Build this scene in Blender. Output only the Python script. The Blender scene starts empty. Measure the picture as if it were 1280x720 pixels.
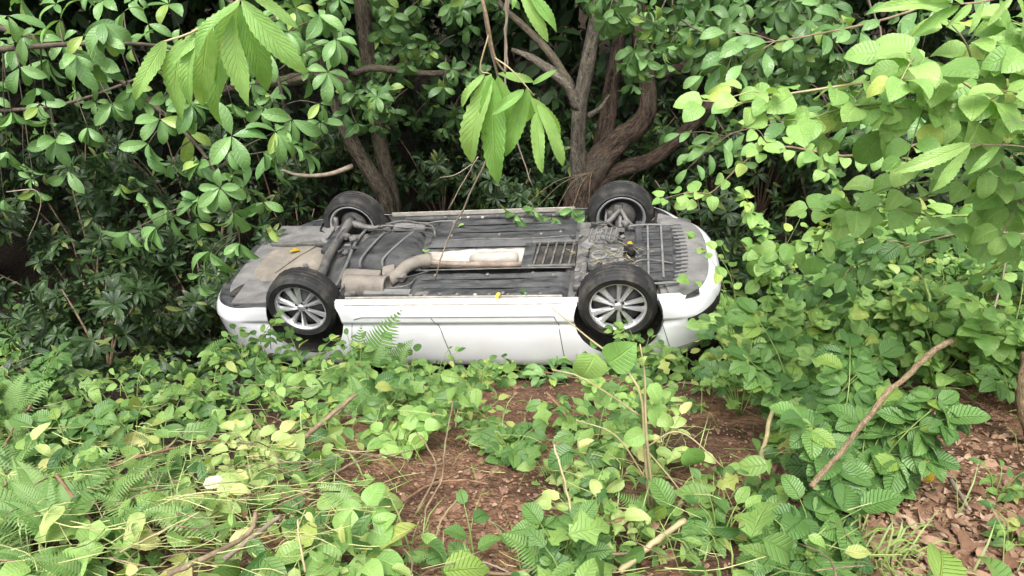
import bpy, bmesh, math, random
import numpy as np
from mathutils import Vector, Matrix

R_ = math.radians
rng = random.Random(11)
nrg = np.random.default_rng(5)
scene = bpy.context.scene
col = scene.collection

# ------------------------------------------------------------------ camera, sky, sun, exposure
CAM = Vector((0.0, 0.0, 1.6))
PITCH = R_(33.0)
FPX = 900.0
cam_data = bpy.data.cameras.new('camera')
cam_data.sensor_width = 36.0
cam_data.lens = 36.0 * FPX / 1280.0
cam_data.clip_start = 0.05
cam_data.clip_end = 500.0
cam = bpy.data.objects.new('camera', cam_data)
cam.location = CAM
cam.rotation_euler = (math.pi / 2 - PITCH, 0, 0)
col.objects.link(cam)
scene.camera = cam

SUN_EL = R_(66)
world = bpy.data.worlds.new('World')
scene.world = world
world.use_nodes = True
wn = world.node_tree
wn.nodes.clear()
wo = wn.nodes.new('ShaderNodeOutputWorld')
wb = wn.nodes.new('ShaderNodeBackground')
ws = wn.nodes.new('ShaderNodeTexSky')
ws.sky_type = 'NISHITA'
ws.sun_disc = False
ws.sun_elevation = SUN_EL
ws.sun_rotation = R_(195)
ws.air_density = 1.0
ws.dust_density = 6.0
ws.ozone_density = 1.0
wh = wn.nodes.new('ShaderNodeHueSaturation')      # overcast: the cloud sheet takes the blue out of the sky
wh.inputs['Saturation'].default_value = 0.22
wn.links.new(ws.outputs[0], wh.inputs['Color'])
wn.links.new(wh.outputs[0], wb.inputs['Color'])
wb.inputs['Strength'].default_value = 0.15
wn.links.new(wb.outputs[0], wo.inputs['Surface'])

sun_data = bpy.data.lights.new('sun', 'SUN')
sun_data.energy = 1.5
sun_data.angle = R_(35)
sun_data.color = (1.0, 0.965, 0.92)
sun = bpy.data.objects.new('sun', sun_data)
sun.rotation_euler = (math.pi / 2 - SUN_EL, 0, R_(-15))
col.objects.link(sun)

scene.view_settings.view_transform = 'Standard'
scene.view_settings.look = 'None'
scene.view_settings.gamma = 1.0
scene.view_settings.exposure = 1.2
scene.view_settings.use_curve_mapping = False
scene.render.engine = 'CYCLES'
scene.cycles.max_bounces = 5
scene.cycles.diffuse_bounces = 2
scene.cycles.glossy_bounces = 2
scene.cycles.transmission_bounces = 4
scene.cycles.use_denoising = True

# ------------------------------------------------------------------ layout helpers
C_RIGHT = Vector((1, 0, 0))
C_FWD = Vector((0, math.cos(PITCH), -math.sin(PITCH)))
C_UP = Vector((0, math.sin(PITCH), math.cos(PITCH)))

def ray(px, py):
    return C_FWD + C_RIGHT * ((px - 640) / FPX) + C_UP * ((360 - py) / FPX)

def at(px, py, Y):
    d = ray(px, py)
    return CAM + d * (Y / d.y)

def pix(p):
    v = Vector(p) - CAM
    f = v.dot(C_FWD)
    if f < 0.05:
        return (-9999, -9999, f)
    return (640 + FPX * v.x / f, 360 - FPX * v.dot(C_UP) / f, f)

def smooth(a, b, t):
    t = max(0.0, min(1.0, (t - a) / (b - a)))
    return t * t * (3 - 2 * t)

PY = [-90, -3, 0.2, 0.9, 1.6, 4.5, 4.85, 5.4, 7.6, 9.5, 13, 18, 30, 90]
PZ = [0.3, 0.1, 0.0, -0.12, -0.50, -2.20, -2.52, -2.90, -2.95, -2.7, -2.0, 0.6, 6.0, 26.0]  # the far rise is shaped to block low skylight behind the thicket

def gz(x, y):
    z = float(np.interp(y, PY, PZ))
    k = smooth(1.9, 4.2, x) * smooth(2.6, 4.4, y) * (1 - smooth(9, 13, y))
    z += 1.0 * k
    k2 = smooth(-2.6, -6, x) * smooth(3.0, 5, y) * (1 - smooth(10, 14, y))
    z += 0.35 * k2
    z += 0.055 * math.sin(x * 1.7 + 0.6 * y) * math.cos(y * 1.9 - 0.4 * x) + 0.03 * math.sin(x * 4.3 + 1.3) * math.sin(y * 3.9)
    return z

def gp(px, py, h=0.0):
    d = ray(px, py)
    t = 0.8
    while t < 40:
        p = CAM + d * t
        if p.z < gz(p.x, p.y) + h:
            break
        t += 0.02
    return p

# ------------------------------------------------------------------ node helpers and materials
def mat_new(name):
    m = bpy.data.materials.new(name)
    m.use_nodes = True
    nt = m.node_tree
    b = nt.nodes['Principled BSDF']
    return m, nt, b

class N:
    def __init__(s, nt):
        s.nt = nt
    def add(s, t, **kw):
        n = s.nt.nodes.new(t)
        for k, v in kw.items():
            setattr(n, k, v)
        return n
    def link(s, a, b):
        s.nt.links.new(a, b)
    def math(s, op, a, b=None, c=None):
        n = s.add('ShaderNodeMath', operation=op)
        for i, v in enumerate((a, b, c)):
            if v is None:
                continue
            if isinstance(v, (int, float)):
                n.inputs[i].default_value = v
            else:
                s.link(v, n.inputs[i])
        return n.outputs[0]
    def mix(s, f, a, b, mode='MIX'):
        n = s.add('ShaderNodeMix', data_type='RGBA', blend_type=mode)
        for i, v in ((0, f), (6, a), (7, b)):
            if isinstance(v, (int, float)):
                n.inputs[i].default_value = v
            elif isinstance(v, tuple):
                n.inputs[i].default_value = (*v[:3], 1)
            else:
                s.link(v, n.inputs[i])
        return n.outputs[2]
    def noise(s, scale, detail=4, rough=0.55, vec=None):
        n = s.add('ShaderNodeTexNoise')
        n.inputs['Scale'].default_value = scale
        n.inputs['Detail'].default_value = detail
        n.inputs['Roughness'].default_value = rough
        if vec is not None:
            s.link(vec, n.inputs['Vector'])
        return n.outputs[0]
    def ramp(s, f, stops):
        n = s.add('ShaderNodeValToRGB')
        e = n.color_ramp.elements
        while len(e) < len(stops):
            e.new(0.5)
        for i, (p, c) in enumerate(stops):
            e[i].position = p
            e[i].color = (*c, 1) if isinstance(c, tuple) else (c, c, c, 1)
        s.link(f, n.inputs[0])
        return n.outputs[0]
    def bump(s, h, strength, dist, bsdf):
        n = s.add('ShaderNodeBump')
        n.inputs['Strength'].default_value = strength
        n.inputs['Distance'].default_value = dist
        s.link(h, n.inputs['Height'])
        s.link(n.outputs[0], bsdf.inputs['Normal'])
        return n

def leaf_mat(name, c1, c2, rough=0.45, trans=0.35, nv=9, vein=0.22, tint=None, patch=None, spec=0.5, back=0.25, bump=0.5, slant=1.1):
    """leaf blade: per-leaf tint, midrib and side veins, blotches, paler underside, light passing through"""
    m, nt, b = mat_new(name)
    g = N(nt)
    oi = g.add('ShaderNodeObjectInfo')
    att = g.add('ShaderNodeAttribute', attribute_name='rnd')
    r = g.math('FRACT', g.math('ADD', oi.outputs['Random'], att.outputs['Fac']))
    r2 = g.math('FRACT', g.math('MULTIPLY', r, 7.31))
    base = g.mix(r, c1, c2)
    if tint:                                   # a few leaves of another colour
        base = g.mix(g.math('MULTIPLY', g.math('GREATER_THAN', r2, tint[1]), 0.8), base, tint[0])
    uv = g.add('ShaderNodeUVMap')
    sep = g.add('ShaderNodeSeparateXYZ')
    g.link(uv.outputs[0], sep.inputs[0])
    au = g.math('ABSOLUTE', g.math('SUBTRACT', sep.outputs[0], 0.5))
    mid = g.math('SUBTRACT', 1.0, g.math('SMOOTH_MIN', 1.0, g.math('MULTIPLY', au, 26.0), 0.3))
    ph = g.math('MULTIPLY', g.math('SUBTRACT', sep.outputs[1], g.math('MULTIPLY', au, slant * 0.35)), nv)
    tri = g.math('ABSOLUTE', g.math('SUBTRACT', g.math('FRACT', ph), 0.5))       # 0.5 at vein
    side = g.math('POWER', g.math('MULTIPLY', tri, 2.0), 9.0)
    ve = g.math('MAXIMUM', mid, g.math('MULTIPLY', side, 0.7))
    ve = g.math('MAXIMUM', ve, 0.0)
    light = g.mix(1.0, base, (2.1, 1.8, 1.8), 'MULTIPLY')
    cc = g.mix(g.math('MULTIPLY', ve, vein), base, light)
    tc = g.add('ShaderNodeTexCoord')
    nz = g.noise(9.0, 4, 0.6, tc.outputs['Object'])
    cc = g.mix(g.ramp(nz, [(0.35, 0.0), (0.7, 0.45)]), cc, g.mix(1.0, cc, (0.62, 0.66, 0.6), 'MULTIPLY'))
    if patch:
        cc = g.mix(g.ramp(g.noise(3.1, 3, 0.6, tc.outputs['Object']), [(0.60, 0.0), (0.72, 0.8)]), cc, patch)
    bl = g.noise(11.0, 2, 0.5, tc.outputs['Object'])
    cc = g.mix(g.math('MULTIPLY', g.ramp(bl, [(0.70, 0.0), (0.75, 0.85)]), g.math('GREATER_THAN', r2, 0.55)), cc, (0.20, 0.11, 0.045))
    geo = g.add('ShaderNodeNewGeometry')
    pale = g.mix(0.55, cc, (c2[0] * 1.15 + 0.02, c2[1] * 1.1 + 0.02, c2[2] * 1.4 + 0.03))
    cc = g.mix(g.math('MULTIPLY', geo.outputs['Backfacing'], back * 2), cc, pale)
    g.link(cc, b.inputs['Base Color'])
    b.inputs['Roughness'].default_value = rough
    b.inputs['Specular IOR Level'].default_value = spec
    bn = g.bump(g.math('SUBTRACT', g.math('MULTIPLY', nz, 0.4), ve), bump * 0.75, 0.010, b)
    tr = g.add('ShaderNodeBsdfTranslucent')
    g.link(g.mix(1.0, cc, (1.15, 1.25, 0.55), 'MULTIPLY'), tr.inputs['Color'])
    mx = g.add('ShaderNodeMixShader')
    mx.inputs[0].default_value = trans
    g.link(b.outputs[0], mx.inputs[1])
    g.link(tr.outputs[0], mx.inputs[2])
    g.link(mx.outputs[0], nt.nodes['Material Output'].inputs['Surface'])
    return m

def plain_mat(name, c, rough=0.6, metal=0.0, var=0.25, scale=8.0, dust=None, dust_amt=0.4, dscale=3.0, bump=0.15, bscale=40, coat=0.0, stretch=None):
    m, nt, b = mat_new(name)
    g = N(nt)
    tc = g.add('ShaderNodeTexCoord')
    v = tc.outputs['Object']
    if stretch:
        mp = g.add('ShaderNodeMapping')
        mp.inputs['Scale'].default_value = stretch
        g.link(v, mp.inputs[0])
        v = mp.outputs[0]
    nz = g.noise(scale, 5, 0.6, v)
    cc = g.mix(g.ramp(nz, [(0.3, 0.0), (0.7, 1.0)]), tuple(x * (1 - var) for x in c), tuple(min(1, x * (1 + var)) for x in c))
    if dust:
        d = g.noise(dscale, 6, 0.65, v)
        d = g.math('ADD', g.math('MULTIPLY', d, 0.72), g.math('MULTIPLY', g.noise(dscale * 9, 5, 0.7, v), 0.28))
        f = g.ramp(d, [(max(0.0, 0.62 - dust_amt * 0.5), 0.0), (min(1.0, 0.92 - dust_amt * 0.5), 0.92)])
        cc = g.mix(f, cc, dust)
        g.link(g.math('MULTIPLY_ADD', f, max(0.0, 0.85 - rough), rough), b.inputs['Roughness'])
    else:
        b.inputs['Roughness'].default_value = rough
    g.link(cc, b.inputs['Base Color'])
    b.inputs['Metallic'].default_value = metal
    b.inputs['Coat Weight'].default_value = coat
    b.inputs['Coat Roughness'].default_value = 0.08
    if bump:
        g.bump(g.noise(bscale, 5, 0.6, v), bump, 0.01, b)
    return m

def bark_mat(name, c1, c2, scale=1.0, lichen=None):
    m, nt, b = mat_new(name)
    g = N(nt)
    tc = g.add('ShaderNodeTexCoord')
    at_ = g.add('ShaderNodeAttribute', attribute_name='along')       # grain runs along each limb
    mp = g.add('ShaderNodeMapping')
    mp.inputs['Scale'].default_value = (26 * scale, 26 * scale, 7 * scale)
    g.link(at_.outputs['Vector'], mp.inputs[0])
    n1 = g.noise(1.0, 8, 0.65, mp.outputs[0])
    cc = g.mix(g.ramp(n1, [(0.36, 0.0), (0.62, 1.0)]), c1, c2)
    if lichen:
        n2 = g.noise(2.3 * scale, 5, 0.6, tc.outputs['Object'])
        cc = g.mix(g.ramp(n2, [(0.50, 0.0), (0.66, 0.75)]), cc, lichen)
    fine = g.noise(4.0, 6, 0.7, mp.outputs[0])
    cc = g.mix(g.ramp(fine, [(0.38, 0.75), (0.55, 0.0)]), cc, g.mix(1.0, cc, (0.25, 0.24, 0.22), 'MULTIPLY'))
    g.link(cc, b.inputs['Base Color'])
    b.inputs['Roughness'].default_value = 0.9
    b.inputs['Specular IOR Level'].default_value = 0.2
    g.bump(g.math('ADD', n1, g.math('MULTIPLY', fine, 0.5)), 1.0, 0.05 / scale, b)
    return m

M = {}
M['chestnut'] = leaf_mat('chestnut_leaf', (0.19, 0.38, 0.085), (0.36, 0.56, 0.17), 0.30, 0.32, 13, 0.75, bump=0.8, slant=1.4, patch=(0.46, 0.54, 0.14))
M['whorl'] = leaf_mat('whorl_leaf', (0.11, 0.23, 0.07), (0.22, 0.39, 0.13), 0.34, 0.26, 8, 0.4, tint=((0.33, 0.46, 0.10), 0.92), bump=0.6)
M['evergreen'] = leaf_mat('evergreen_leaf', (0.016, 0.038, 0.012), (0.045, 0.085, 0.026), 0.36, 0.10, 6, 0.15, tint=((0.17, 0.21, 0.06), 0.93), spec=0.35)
M['treeleaf'] = leaf_mat('shade_tinted_leaf', (0.058, 0.13, 0.038), (0.125, 0.235, 0.07), 0.38, 0.22, 8, 0.35, tint=((0.22, 0.33, 0.07), 0.94), bump=0.6)  # green darkened so the leaf colour itself carries the canopy shade
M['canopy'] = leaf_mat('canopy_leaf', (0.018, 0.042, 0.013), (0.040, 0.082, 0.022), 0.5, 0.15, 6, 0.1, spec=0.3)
M['vine'] = leaf_mat('vine_leaf', (0.18, 0.35, 0.085), (0.34, 0.52, 0.15), 0.42, 0.32, 9, 0.45, tint=((0.46, 0.55, 0.13), 0.92), bump=0.6)
M['bramble'] = leaf_mat('bramble_leaf', (0.070, 0.165, 0.040), (0.165, 0.31, 0.080), 0.40, 0.28, 11, 0.6, bump=1.1, tint=((0.26, 0.39, 0.08), 0.92))
M['cover'] = leaf_mat('cover_leaf', (0.05, 0.135, 0.032), (0.25, 0.40, 0.10), 0.46, 0.30, 8, 0.4, tint=((0.42, 0.46, 0.13), 0.92), patch=(0.26, 0.32, 0.09), bump=0.8)
M['pale'] = leaf_mat('pale_leaf', (0.24, 0.37, 0.10), (0.48, 0.58, 0.21), 0.5, 0.34, 9, 0.3, tint=((0.62, 0.58, 0.24), 0.88), bump=0.5)
M['fern'] = leaf_mat('fern_leaf', (0.12, 0.25, 0.06), (0.22, 0.36, 0.10), 0.5, 0.36, 3, 0.1)
M['dead'] = leaf_mat('dead_leaf', (0.16, 0.085, 0.05), (0.36, 0.23, 0.155), 0.8, 0.12, 8, 0.25, tint=((0.46, 0.33, 0.24), 0.75), patch=(0.11, 0.055, 0.035), spec=0.2)
M['yellow'] = leaf_mat('yellow_leaf', (0.62, 0.42, 0.03), (0.66, 0.50, 0.08), 0.5, 0.35, 8, 0.2, patch=(0.35, 0.22, 0.05))
M['white_leaf'] = leaf_mat('bleached_leaf', (0.62, 0.60, 0.40), (0.72, 0.70, 0.5), 0.6, 0.3, 8, 0.1)
M['bark_dark'] = bark_mat('bark_dark', (0.045, 0.036, 0.027), (0.19, 0.155, 0.112), 1.0, (0.22, 0.19, 0.13))
M['bark_red'] = bark_mat('bark_red', (0.034, 0.024, 0.018), (0.155, 0.110, 0.080), 1.0, (0.15, 0.125, 0.095))
M['bark_grey'] = bark_mat('bark_grey', (0.10, 0.085, 0.065), (0.27, 0.235, 0.185), 1.3)
M['twig'] = plain_mat('twig', (0.20, 0.145, 0.09), 0.85, var=0.45, scale=22, bump=0.5, bscale=60)
M['bough'] = plain_mat('bough_bark', (0.085, 0.065, 0.045), 0.9, var=0.5, scale=18, bump=0.5, bscale=50)
M['stem_pale'] = plain_mat('stem_pale', (0.36, 0.38, 0.15), 0.6, var=0.35, scale=14)
M['twig_grey'] = plain_mat('twig_grey', (0.25, 0.20, 0.15), 0.85, var=0.35, scale=12)
M['stem_green'] = plain_mat('stem_green', (0.17, 0.24, 0.06), 0.55, var=0.3, scale=9)
M['stem_straw'] = plain_mat('stem_straw', (0.36, 0.30, 0.16), 0.65, var=0.3, scale=9)
M['stem_red'] = plain_mat('stem_red', (0.21, 0.12, 0.07), 0.8, var=0.45, scale=22, bump=0.5, bscale=60)
M['splinter'] = bark_mat('splintered_wood', (0.22, 0.15, 0.085), (0.48, 0.36, 0.22), 4.0)

# ------------------------------------------------------------------ mesh helpers
def mesh_from(name, v, f, uv=None, smooth_=True, rnd=None):
    me = bpy.data.meshes.new(name)
    me.from_pydata([tuple(p) for p in v], [], [tuple(q) for q in f])
    if uv is not None:
        l = me.uv_layers.new(name='UVMap')
        idx = np.empty(len(me.loops), dtype=np.int32)
        me.loops.foreach_get('vertex_index', idx)
        l.data.foreach_set('uv', np.asarray(uv, dtype=np.float32)[idx].ravel())
    if smooth_:
        me.polygons.foreach_set('use_smooth', [True] * len(me.polygons))
    me.update()
    return me

def link(name, me, mat=None, parent=None, M_=None):
    if mat is not None and not me.materials:
        me.materials.append(mat)
    o = bpy.data.objects.new(name, me)
    col.objects.link(o)
    if parent is not None:
        o.parent = parent
    if M_ is not None:
        o.matrix_basis = M_
    return o

def tag(o, label=None, cat=None, group=None, kind=None):
    if label: o['label'] = label
    if cat: o['category'] = cat
    if group: o['group'] = group
    if kind: o['kind'] = kind
    return o

def empty(name, loc, label=None, cat=None, group=None):
    o = bpy.data.objects.new(name, None)
    o.empty_display_size = 0.1
    col.objects.link(o)
    o.location = loc
    return tag(o, label, cat, group)

def quads_mesh(name, V, F, UV=None, RND=None, smooth_=True):
    """fast builder for quad arrays"""
    me = bpy.data.meshes.new(name)
    V = np.asarray(V, dtype=np.float32)
    F = np.asarray(F, dtype=np.int32)
    me.vertices.add(len(V))
    me.vertices.foreach_set('co', V.ravel())
    me.loops.add(F.size)
    me.loops.foreach_set('vertex_index', F.ravel())
    me.polygons.add(len(F))
    me.polygons.foreach_set('loop_start', np.arange(0, F.size, 4, dtype=np.int32))
    try:
        me.polygons.foreach_set('loop_total', np.full(len(F), 4, dtype=np.int32))
    except Exception:
        pass
    if UV is not None:
        l = me.uv_layers.new(name='UVMap')
        l.data.foreach_set('uv', np.asarray(UV, dtype=np.float32)[F.ravel()].ravel())
    if RND is not None:
        a = me.attributes.new('rnd', 'FLOAT', 'POINT')
        a.data.foreach_set('value', np.asarray(RND, dtype=np.float32))
    if smooth_:
        me.polygons.foreach_set('use_smooth', np.ones(len(F), dtype=bool))
    me.update(calc_edges=True)
    me.validate()
    return me

def tube_arrays(pts, radii, sides=6, rough=0.0, seed=0, caps=True):
    pts = [Vector(p) for p in pts]
    n = len(pts)
    if isinstance(radii, (int, float)):
        radii = [radii] * n
    rr = random.Random(seed)
    V, F = [], []
    prev = None
    for i, p in enumerate(pts):
        t = (pts[min(n - 1, i + 1)] - pts[max(0, i - 1)])
        t = t.normalized() if t.length > 1e-9 else Vector((0, 0, 1))
        if prev is None:
            a = Vector((0, 0, 1)) if abs(t.z) < 0.9 else Vector((1, 0, 0))
            u = t.cross(a).normalized()
        else:
            u = (prev - t * prev.dot(t)).normalized()
        prev = u
        w = t.cross(u)
        for k in range(sides):
            a = 2 * math.pi * k / sides
            r = radii[i] * (1 + rough * (rr.random() - 0.5) * 2)
            V.append(p + u * (math.cos(a) * r) + w * (math.sin(a) * r))
    for i in range(n - 1):
        for k in range(sides):
            k2 = (k + 1) % sides
            F.append((i * sides + k, i * sides + k2, (i + 1) * sides + k2, (i + 1) * sides + k))
    if caps:
        F.append(tuple(range(sides - 1, -1, -1)))
        F.append(tuple((n - 1) * sides + k for k in range(sides)))
    return V, F

def tube_along(me, pts, radii, sides):
    n = len(pts)
    if isinstance(radii, (int, float)):
        radii = [radii] * n
    s, out = 0.0, []
    for i in range(n):
        if i: s += (Vector(pts[i]) - Vector(pts[i - 1])).length
        for k in range(sides):
            a = 2 * math.pi * k / sides
            out += (math.cos(a) * radii[i], math.sin(a) * radii[i], s)
    a = me.attributes.new('along', 'FLOAT_VECTOR', 'POINT')
    a.data.foreach_set('vector', out)
    return me

def tube(name, pts, radii, mat, parent=None, sides=6, rough=0.0, seed=0, off=None):
    V, F = tube_arrays(pts, radii, sides, rough, seed)
    if off is not None:
        V = [v - off for v in V]
    return link(name, tube_along(mesh_from(name, V, F), pts, radii, sides), mat, parent)

def spline(ctrl, n=20):
    """Catmull-Rom through the control points"""
    c = [Vector(p) for p in ctrl]
    if len(c) == 2:
        return [c[0].lerp(c[1], i / n) for i in range(n + 1)]
    c = [c[0] * 2 - c[1]] + c + [c[-1] * 2 - c[-2]]
    segs = len(c) - 3
    out = []
    for i in range(n + 1):
        u = i / n * segs
        k = min(segs - 1, int(u))
        t = u - k
        p0, p1, p2, p3 = c[k:k + 4]
        out.append(0.5 * ((2 * p1) + (p2 - p0) * t + (2 * p0 - 5 * p1 + 4 * p2 - p3) * t * t + (3 * p1 - p0 - 3 * p2 + p3) * t ** 3))
    return out

def rvec(r=rng):
    while True:
        v = Vector((r.uniform(-1, 1), r.uniform(-1, 1), r.uniform(-1, 1)))
        if 0.05 < v.length < 1:
            return v.normalized()

# ------------------------------------------------------------------ leaf shapes (unit length along +Y, face +Z)
PROTO = {}
class Proto:
    pass

def leaf_proto(key, mat, width, rows, prof, fold=0.25, droop=0.5, cols=2, serr=0.0, wave=0.0, pleat=0.0, variants=3, crumple=0.0, petiole=0.0):
    lst = []
    for vi in range(variants):
        r = random.Random(hash((len(key), vi, rows)) & 0xffff)
        dr = droop * r.uniform(0.6, 1.5)
        fo = fold * r.uniform(0.6, 1.4)
        tw = r.uniform(-0.35, 0.35)
        V, UV, F = [], [], []
        y = z = 0.0
        if petiole:
            y = petiole * 0.0
        nc = 2 * cols
        for i in range(rows + 1):
            t = i / rows
            a = dr * t * t
            if i:
                y += math.cos(a) / rows
                z -= math.sin(a) / rows
            w = max(0.012, prof(t)) * width * 0.5
            for k in range(nc + 1):
                u = (k / cols) - 1.0
                ww = w * u
                if serr and abs(u) == 1.0 and 0 < i < rows:
                    ww *= 1 + (serr if i % 2 else -serr * 0.6)
                zz = z + fo * abs(ww) + wave * math.sin(5.5 * t + 2 * vi + (0 if u > 0 else 1.7)) * abs(u) * w
                zz += pleat * w * (1 if i % 2 else -1) * (abs(u) ** 0.7)
                zz += tw * ww * t
                if crumple:
                    zz += crumple * (r.random() - 0.5)
                V.append((ww, y, zz))
                UV.append((0.5 + u * 0.5, t))
        s = nc + 1
        for i in range(rows):
            for k in range(nc):
                F.append((i * s + k, i * s + k + 1, (i + 1) * s + k + 1, (i + 1) * s + k))
        p = Proto()
        p.V = np.array(V, dtype=np.float32)
        p.F = np.array(F, dtype=np.int32)
        p.UV = np.array(UV, dtype=np.float32)
        p.mat = mat
        p.me = quads_mesh('leaf', V, F, UV)
        p.me.materials.append(mat)
        lst.append(p)
    PROTO[key] = lst

def beta(a, b, s=1.0):
    m = (a / (a + b)) ** a * (b / (a + b)) ** b
    return lambda t: s * (max(t, 0.0) ** a * max(1 - t, 0.0) ** b) / m

leaf_proto('chestnut', M['chestnut'], 0.245, 24, beta(0.72, 0.82), 0.36, 0.55, 2, serr=0.08, wave=0.45, pleat=0.03, variants=6)
leaf_proto('whorl', M['whorl'], 0.40, 7, beta(1.0, 0.72), 0.26, 0.9, 2, wave=0.14, variants=5)
leaf_proto('treeleaf', M['treeleaf'], 0.40, 6, beta(1.0, 0.72), 0.26, 0.9, 1, wave=0.14, variants=5)
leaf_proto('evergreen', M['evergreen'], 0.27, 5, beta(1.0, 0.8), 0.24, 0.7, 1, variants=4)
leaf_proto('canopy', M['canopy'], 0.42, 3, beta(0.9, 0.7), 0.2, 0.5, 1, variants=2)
leaf_proto('vine', M['vine'], 0.78, 10, beta(0.45, 0.78), 0.24, 0.7, 2, wave=0.14, pleat=0.015, variants=5)
leaf_proto('bramble', M['bramble'], 0.68, 12, beta(0.58, 0.80), 0.30, 0.75, 2, serr=0.05, pleat=0.04, wave=0.10, variants=5)
leaf_proto('cover', M['cover'], 0.50, 6, beta(0.60, 0.95), 0.30, 0.9, 1, wave=0.22, pleat=0.015, variants=6)
leaf_proto('pale', M['pale'], 0.50, 8, beta(0.60, 0.95), 0.30, 1.1, 2, wave=0.24, serr=0.04, pleat=0.015, variants=6)
leaf_proto('toothed', M['cover'], 0.80, 12, lambda t: beta(0.55, 0.8)(t) * (0.72 + 0.28 * math.cos(t * 15.0)), 0.25, 0.8, 1, serr=0.06, wave=0.2, variants=4)
leaf_proto('narrow', M['cover'], 0.30, 6, beta(0.7, 0.8), 0.25, 0.8, 1, wave=0.1, variants=3)
leaf_proto('dead', M['dead'], 0.50, 6, beta(0.6, 0.7), 0.4, 1.1, 2, wave=0.4, crumple=0.07, variants=5)
leaf_proto('yellow', M['yellow'], 0.5, 6, beta(0.6, 0.6), 0.3, 0.6, 2, wave=0.2, variants=2)
leaf_proto('white', M['white_leaf'], 0.7, 6, beta(0.5, 0.5), 0.3, 0.6, 2, wave=0.2, variants=2)

def leaf_matrix(pos, d, n, size, wide=1.0):
    d = Vector(d).normalized()
    n = Vector(n)
    n = n - d * n.dot(d)
    if n.length < 1e-4:
        n = d.orthogonal()
    n.normalize()
    x = d.cross(n)
    return Matrix(((x.x * size * wide, d.x * size, n.x * size, pos[0]),
                   (x.y * size * wide, d.y * size, n.y * size, pos[1]),
                   (x.z * size * wide, d.z * size, n.z * size, pos[2]),
                   (0, 0, 0, 1)))

def bulk_leaves(name, items, mat, parent=None, off=None, seed=1):
    """items: list of (proto, Matrix). One joined mesh."""
    byp = {}
    for p, m in items:
        byp.setdefault(id(p), (p, []))[1].append(m)
    Vs, Fs, Us, Rs = [], [], [], []
    base = 0
    rr = np.random.default_rng(seed)
    for p, ms in byp.values():
        A = np.array([[list(row) for row in m] for m in ms], dtype=np.float32)
        n, k = len(ms), len(p.V)
        W = np.einsum('nij,kj->nki', A[:, :3, :3], p.V) + A[:, None, :3, 3]
        Vs.append(W.reshape(-1, 3))
        Fs.append((p.F[None] + (np.arange(n) * k)[:, None, None] + base).reshape(-1, 4))
        Us.append(np.tile(p.UV, (n, 1)))
        Rs.append(np.repeat(rr.random(n).astype(np.float32), k))
        base += n * k
    V = np.concatenate(Vs)
    if off is not None:
        V = V - np.array(off, dtype=np.float32)
    me = quads_mesh(name, V, np.concatenate(Fs), np.concatenate(Us), np.concatenate(Rs))
    o = link(name, me, mat, parent)
    o['kind'] = 'stuff'
    return o

class Plant:
    """an Empty at the plant's foot that parents its stems and leaves"""
    def __init__(s, name, label, cat, root, group=None):
        s.root = Vector(root)
        s.e = empty(name, s.root, label, cat, group)
        s.bulk = []
    def stem(s, pts, r0, r1, mat, name='stem', sides=5, rough=0.06):
        n = len(pts)
        o = tube(name, pts, [r0 + (r1 - r0) * i / (n - 1) for i in range(n)], M[mat], s.e, sides, rough, n, s.root)
        return o
    def leaf(s, key, pos, d, n, size, wide=1.0, bulk=False):
        p = rng.choice(PROTO[key])
        m = leaf_matrix(pos, d, n, size, wide)
        if bulk:
            s.bulk.append((p, m))
            return
        m.translation -= s.root
        o = bpy.data.objects.new('leaf', p.me)
        col.objects.link(o)
        o.parent = s.e
        o.matrix_basis = m
    def done(s, name='foliage'):
        if s.bulk:
            bulk_leaves(name, s.bulk, s.bulk[0][0].mat, s.e, s.root, len(s.bulk))
        return s.e

UP = Vector((0, 0, 1))

def face_up(tilt=0.35, toward=0.0):
    n = UP + rvec() * tilt + Vector((0, -toward, 0))
    return n.normalized()

def leaf_along(pl, pts, key, size, step, mode='alt', hang=0.3, bulk=False, start=0.15, jit=0.3, spread=0.9, toward=0.15):
    """leaves down a stem: alternate / pairs / triplets"""
    acc = 0.0
    tot = sum((pts[i + 1] - pts[i]).length for i in range(len(pts) - 1))
    nxt = tot * start
    side = 1
    for i in range(len(pts) - 1):
        seg = pts[i + 1] - pts[i]
        L = seg.length
        while nxt <= acc + L:
            t = (nxt - acc) / max(L, 1e-6)
            p = pts[i] + seg * t
            dv = seg.normalized()
            lat = dv.cross(UP)
            lat = lat.normalized() if lat.length > 0.1 else rvec()
            sides = (side,) if mode == 'alt' else (1, -1)
            for sd in sides:
                d = (lat * sd * spread + dv * 0.55 + rvec() * jit + Vector((0, 0, -hang)))
                n = face_up(0.45, toward)
                s = size * rng.uniform(0.7, 1.2) * (1 - 0.25 * nxt / tot)
                pet = p + d.normalized() * size * 0.22
                if mode == 'tri':
                    for a in (-0.95, 0.0, 0.95):
                        q = (d.normalized() * math.cos(a) + d.normalized().cross(n) * math.sin(a))
                        pl.leaf(key, pet, q + Vector((0, 0, -hang * 0.4)), n + rvec() * 0.2, s * (1.0 if a == 0 else 0.86), bulk=bulk)
                else:
                    pl.leaf(key, pet, d, n, s, bulk=bulk)
            side = -side
            nxt += step * rng.uniform(0.7, 1.3)
        acc += L
    d = (pts[-1] - pts[-2]).normalized() + Vector((0, 0, -hang))
    pl.leaf(key, pts[-1], d, face_up(0.3, toward), size * rng.uniform(0.6, 0.95), bulk=bulk)

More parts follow.
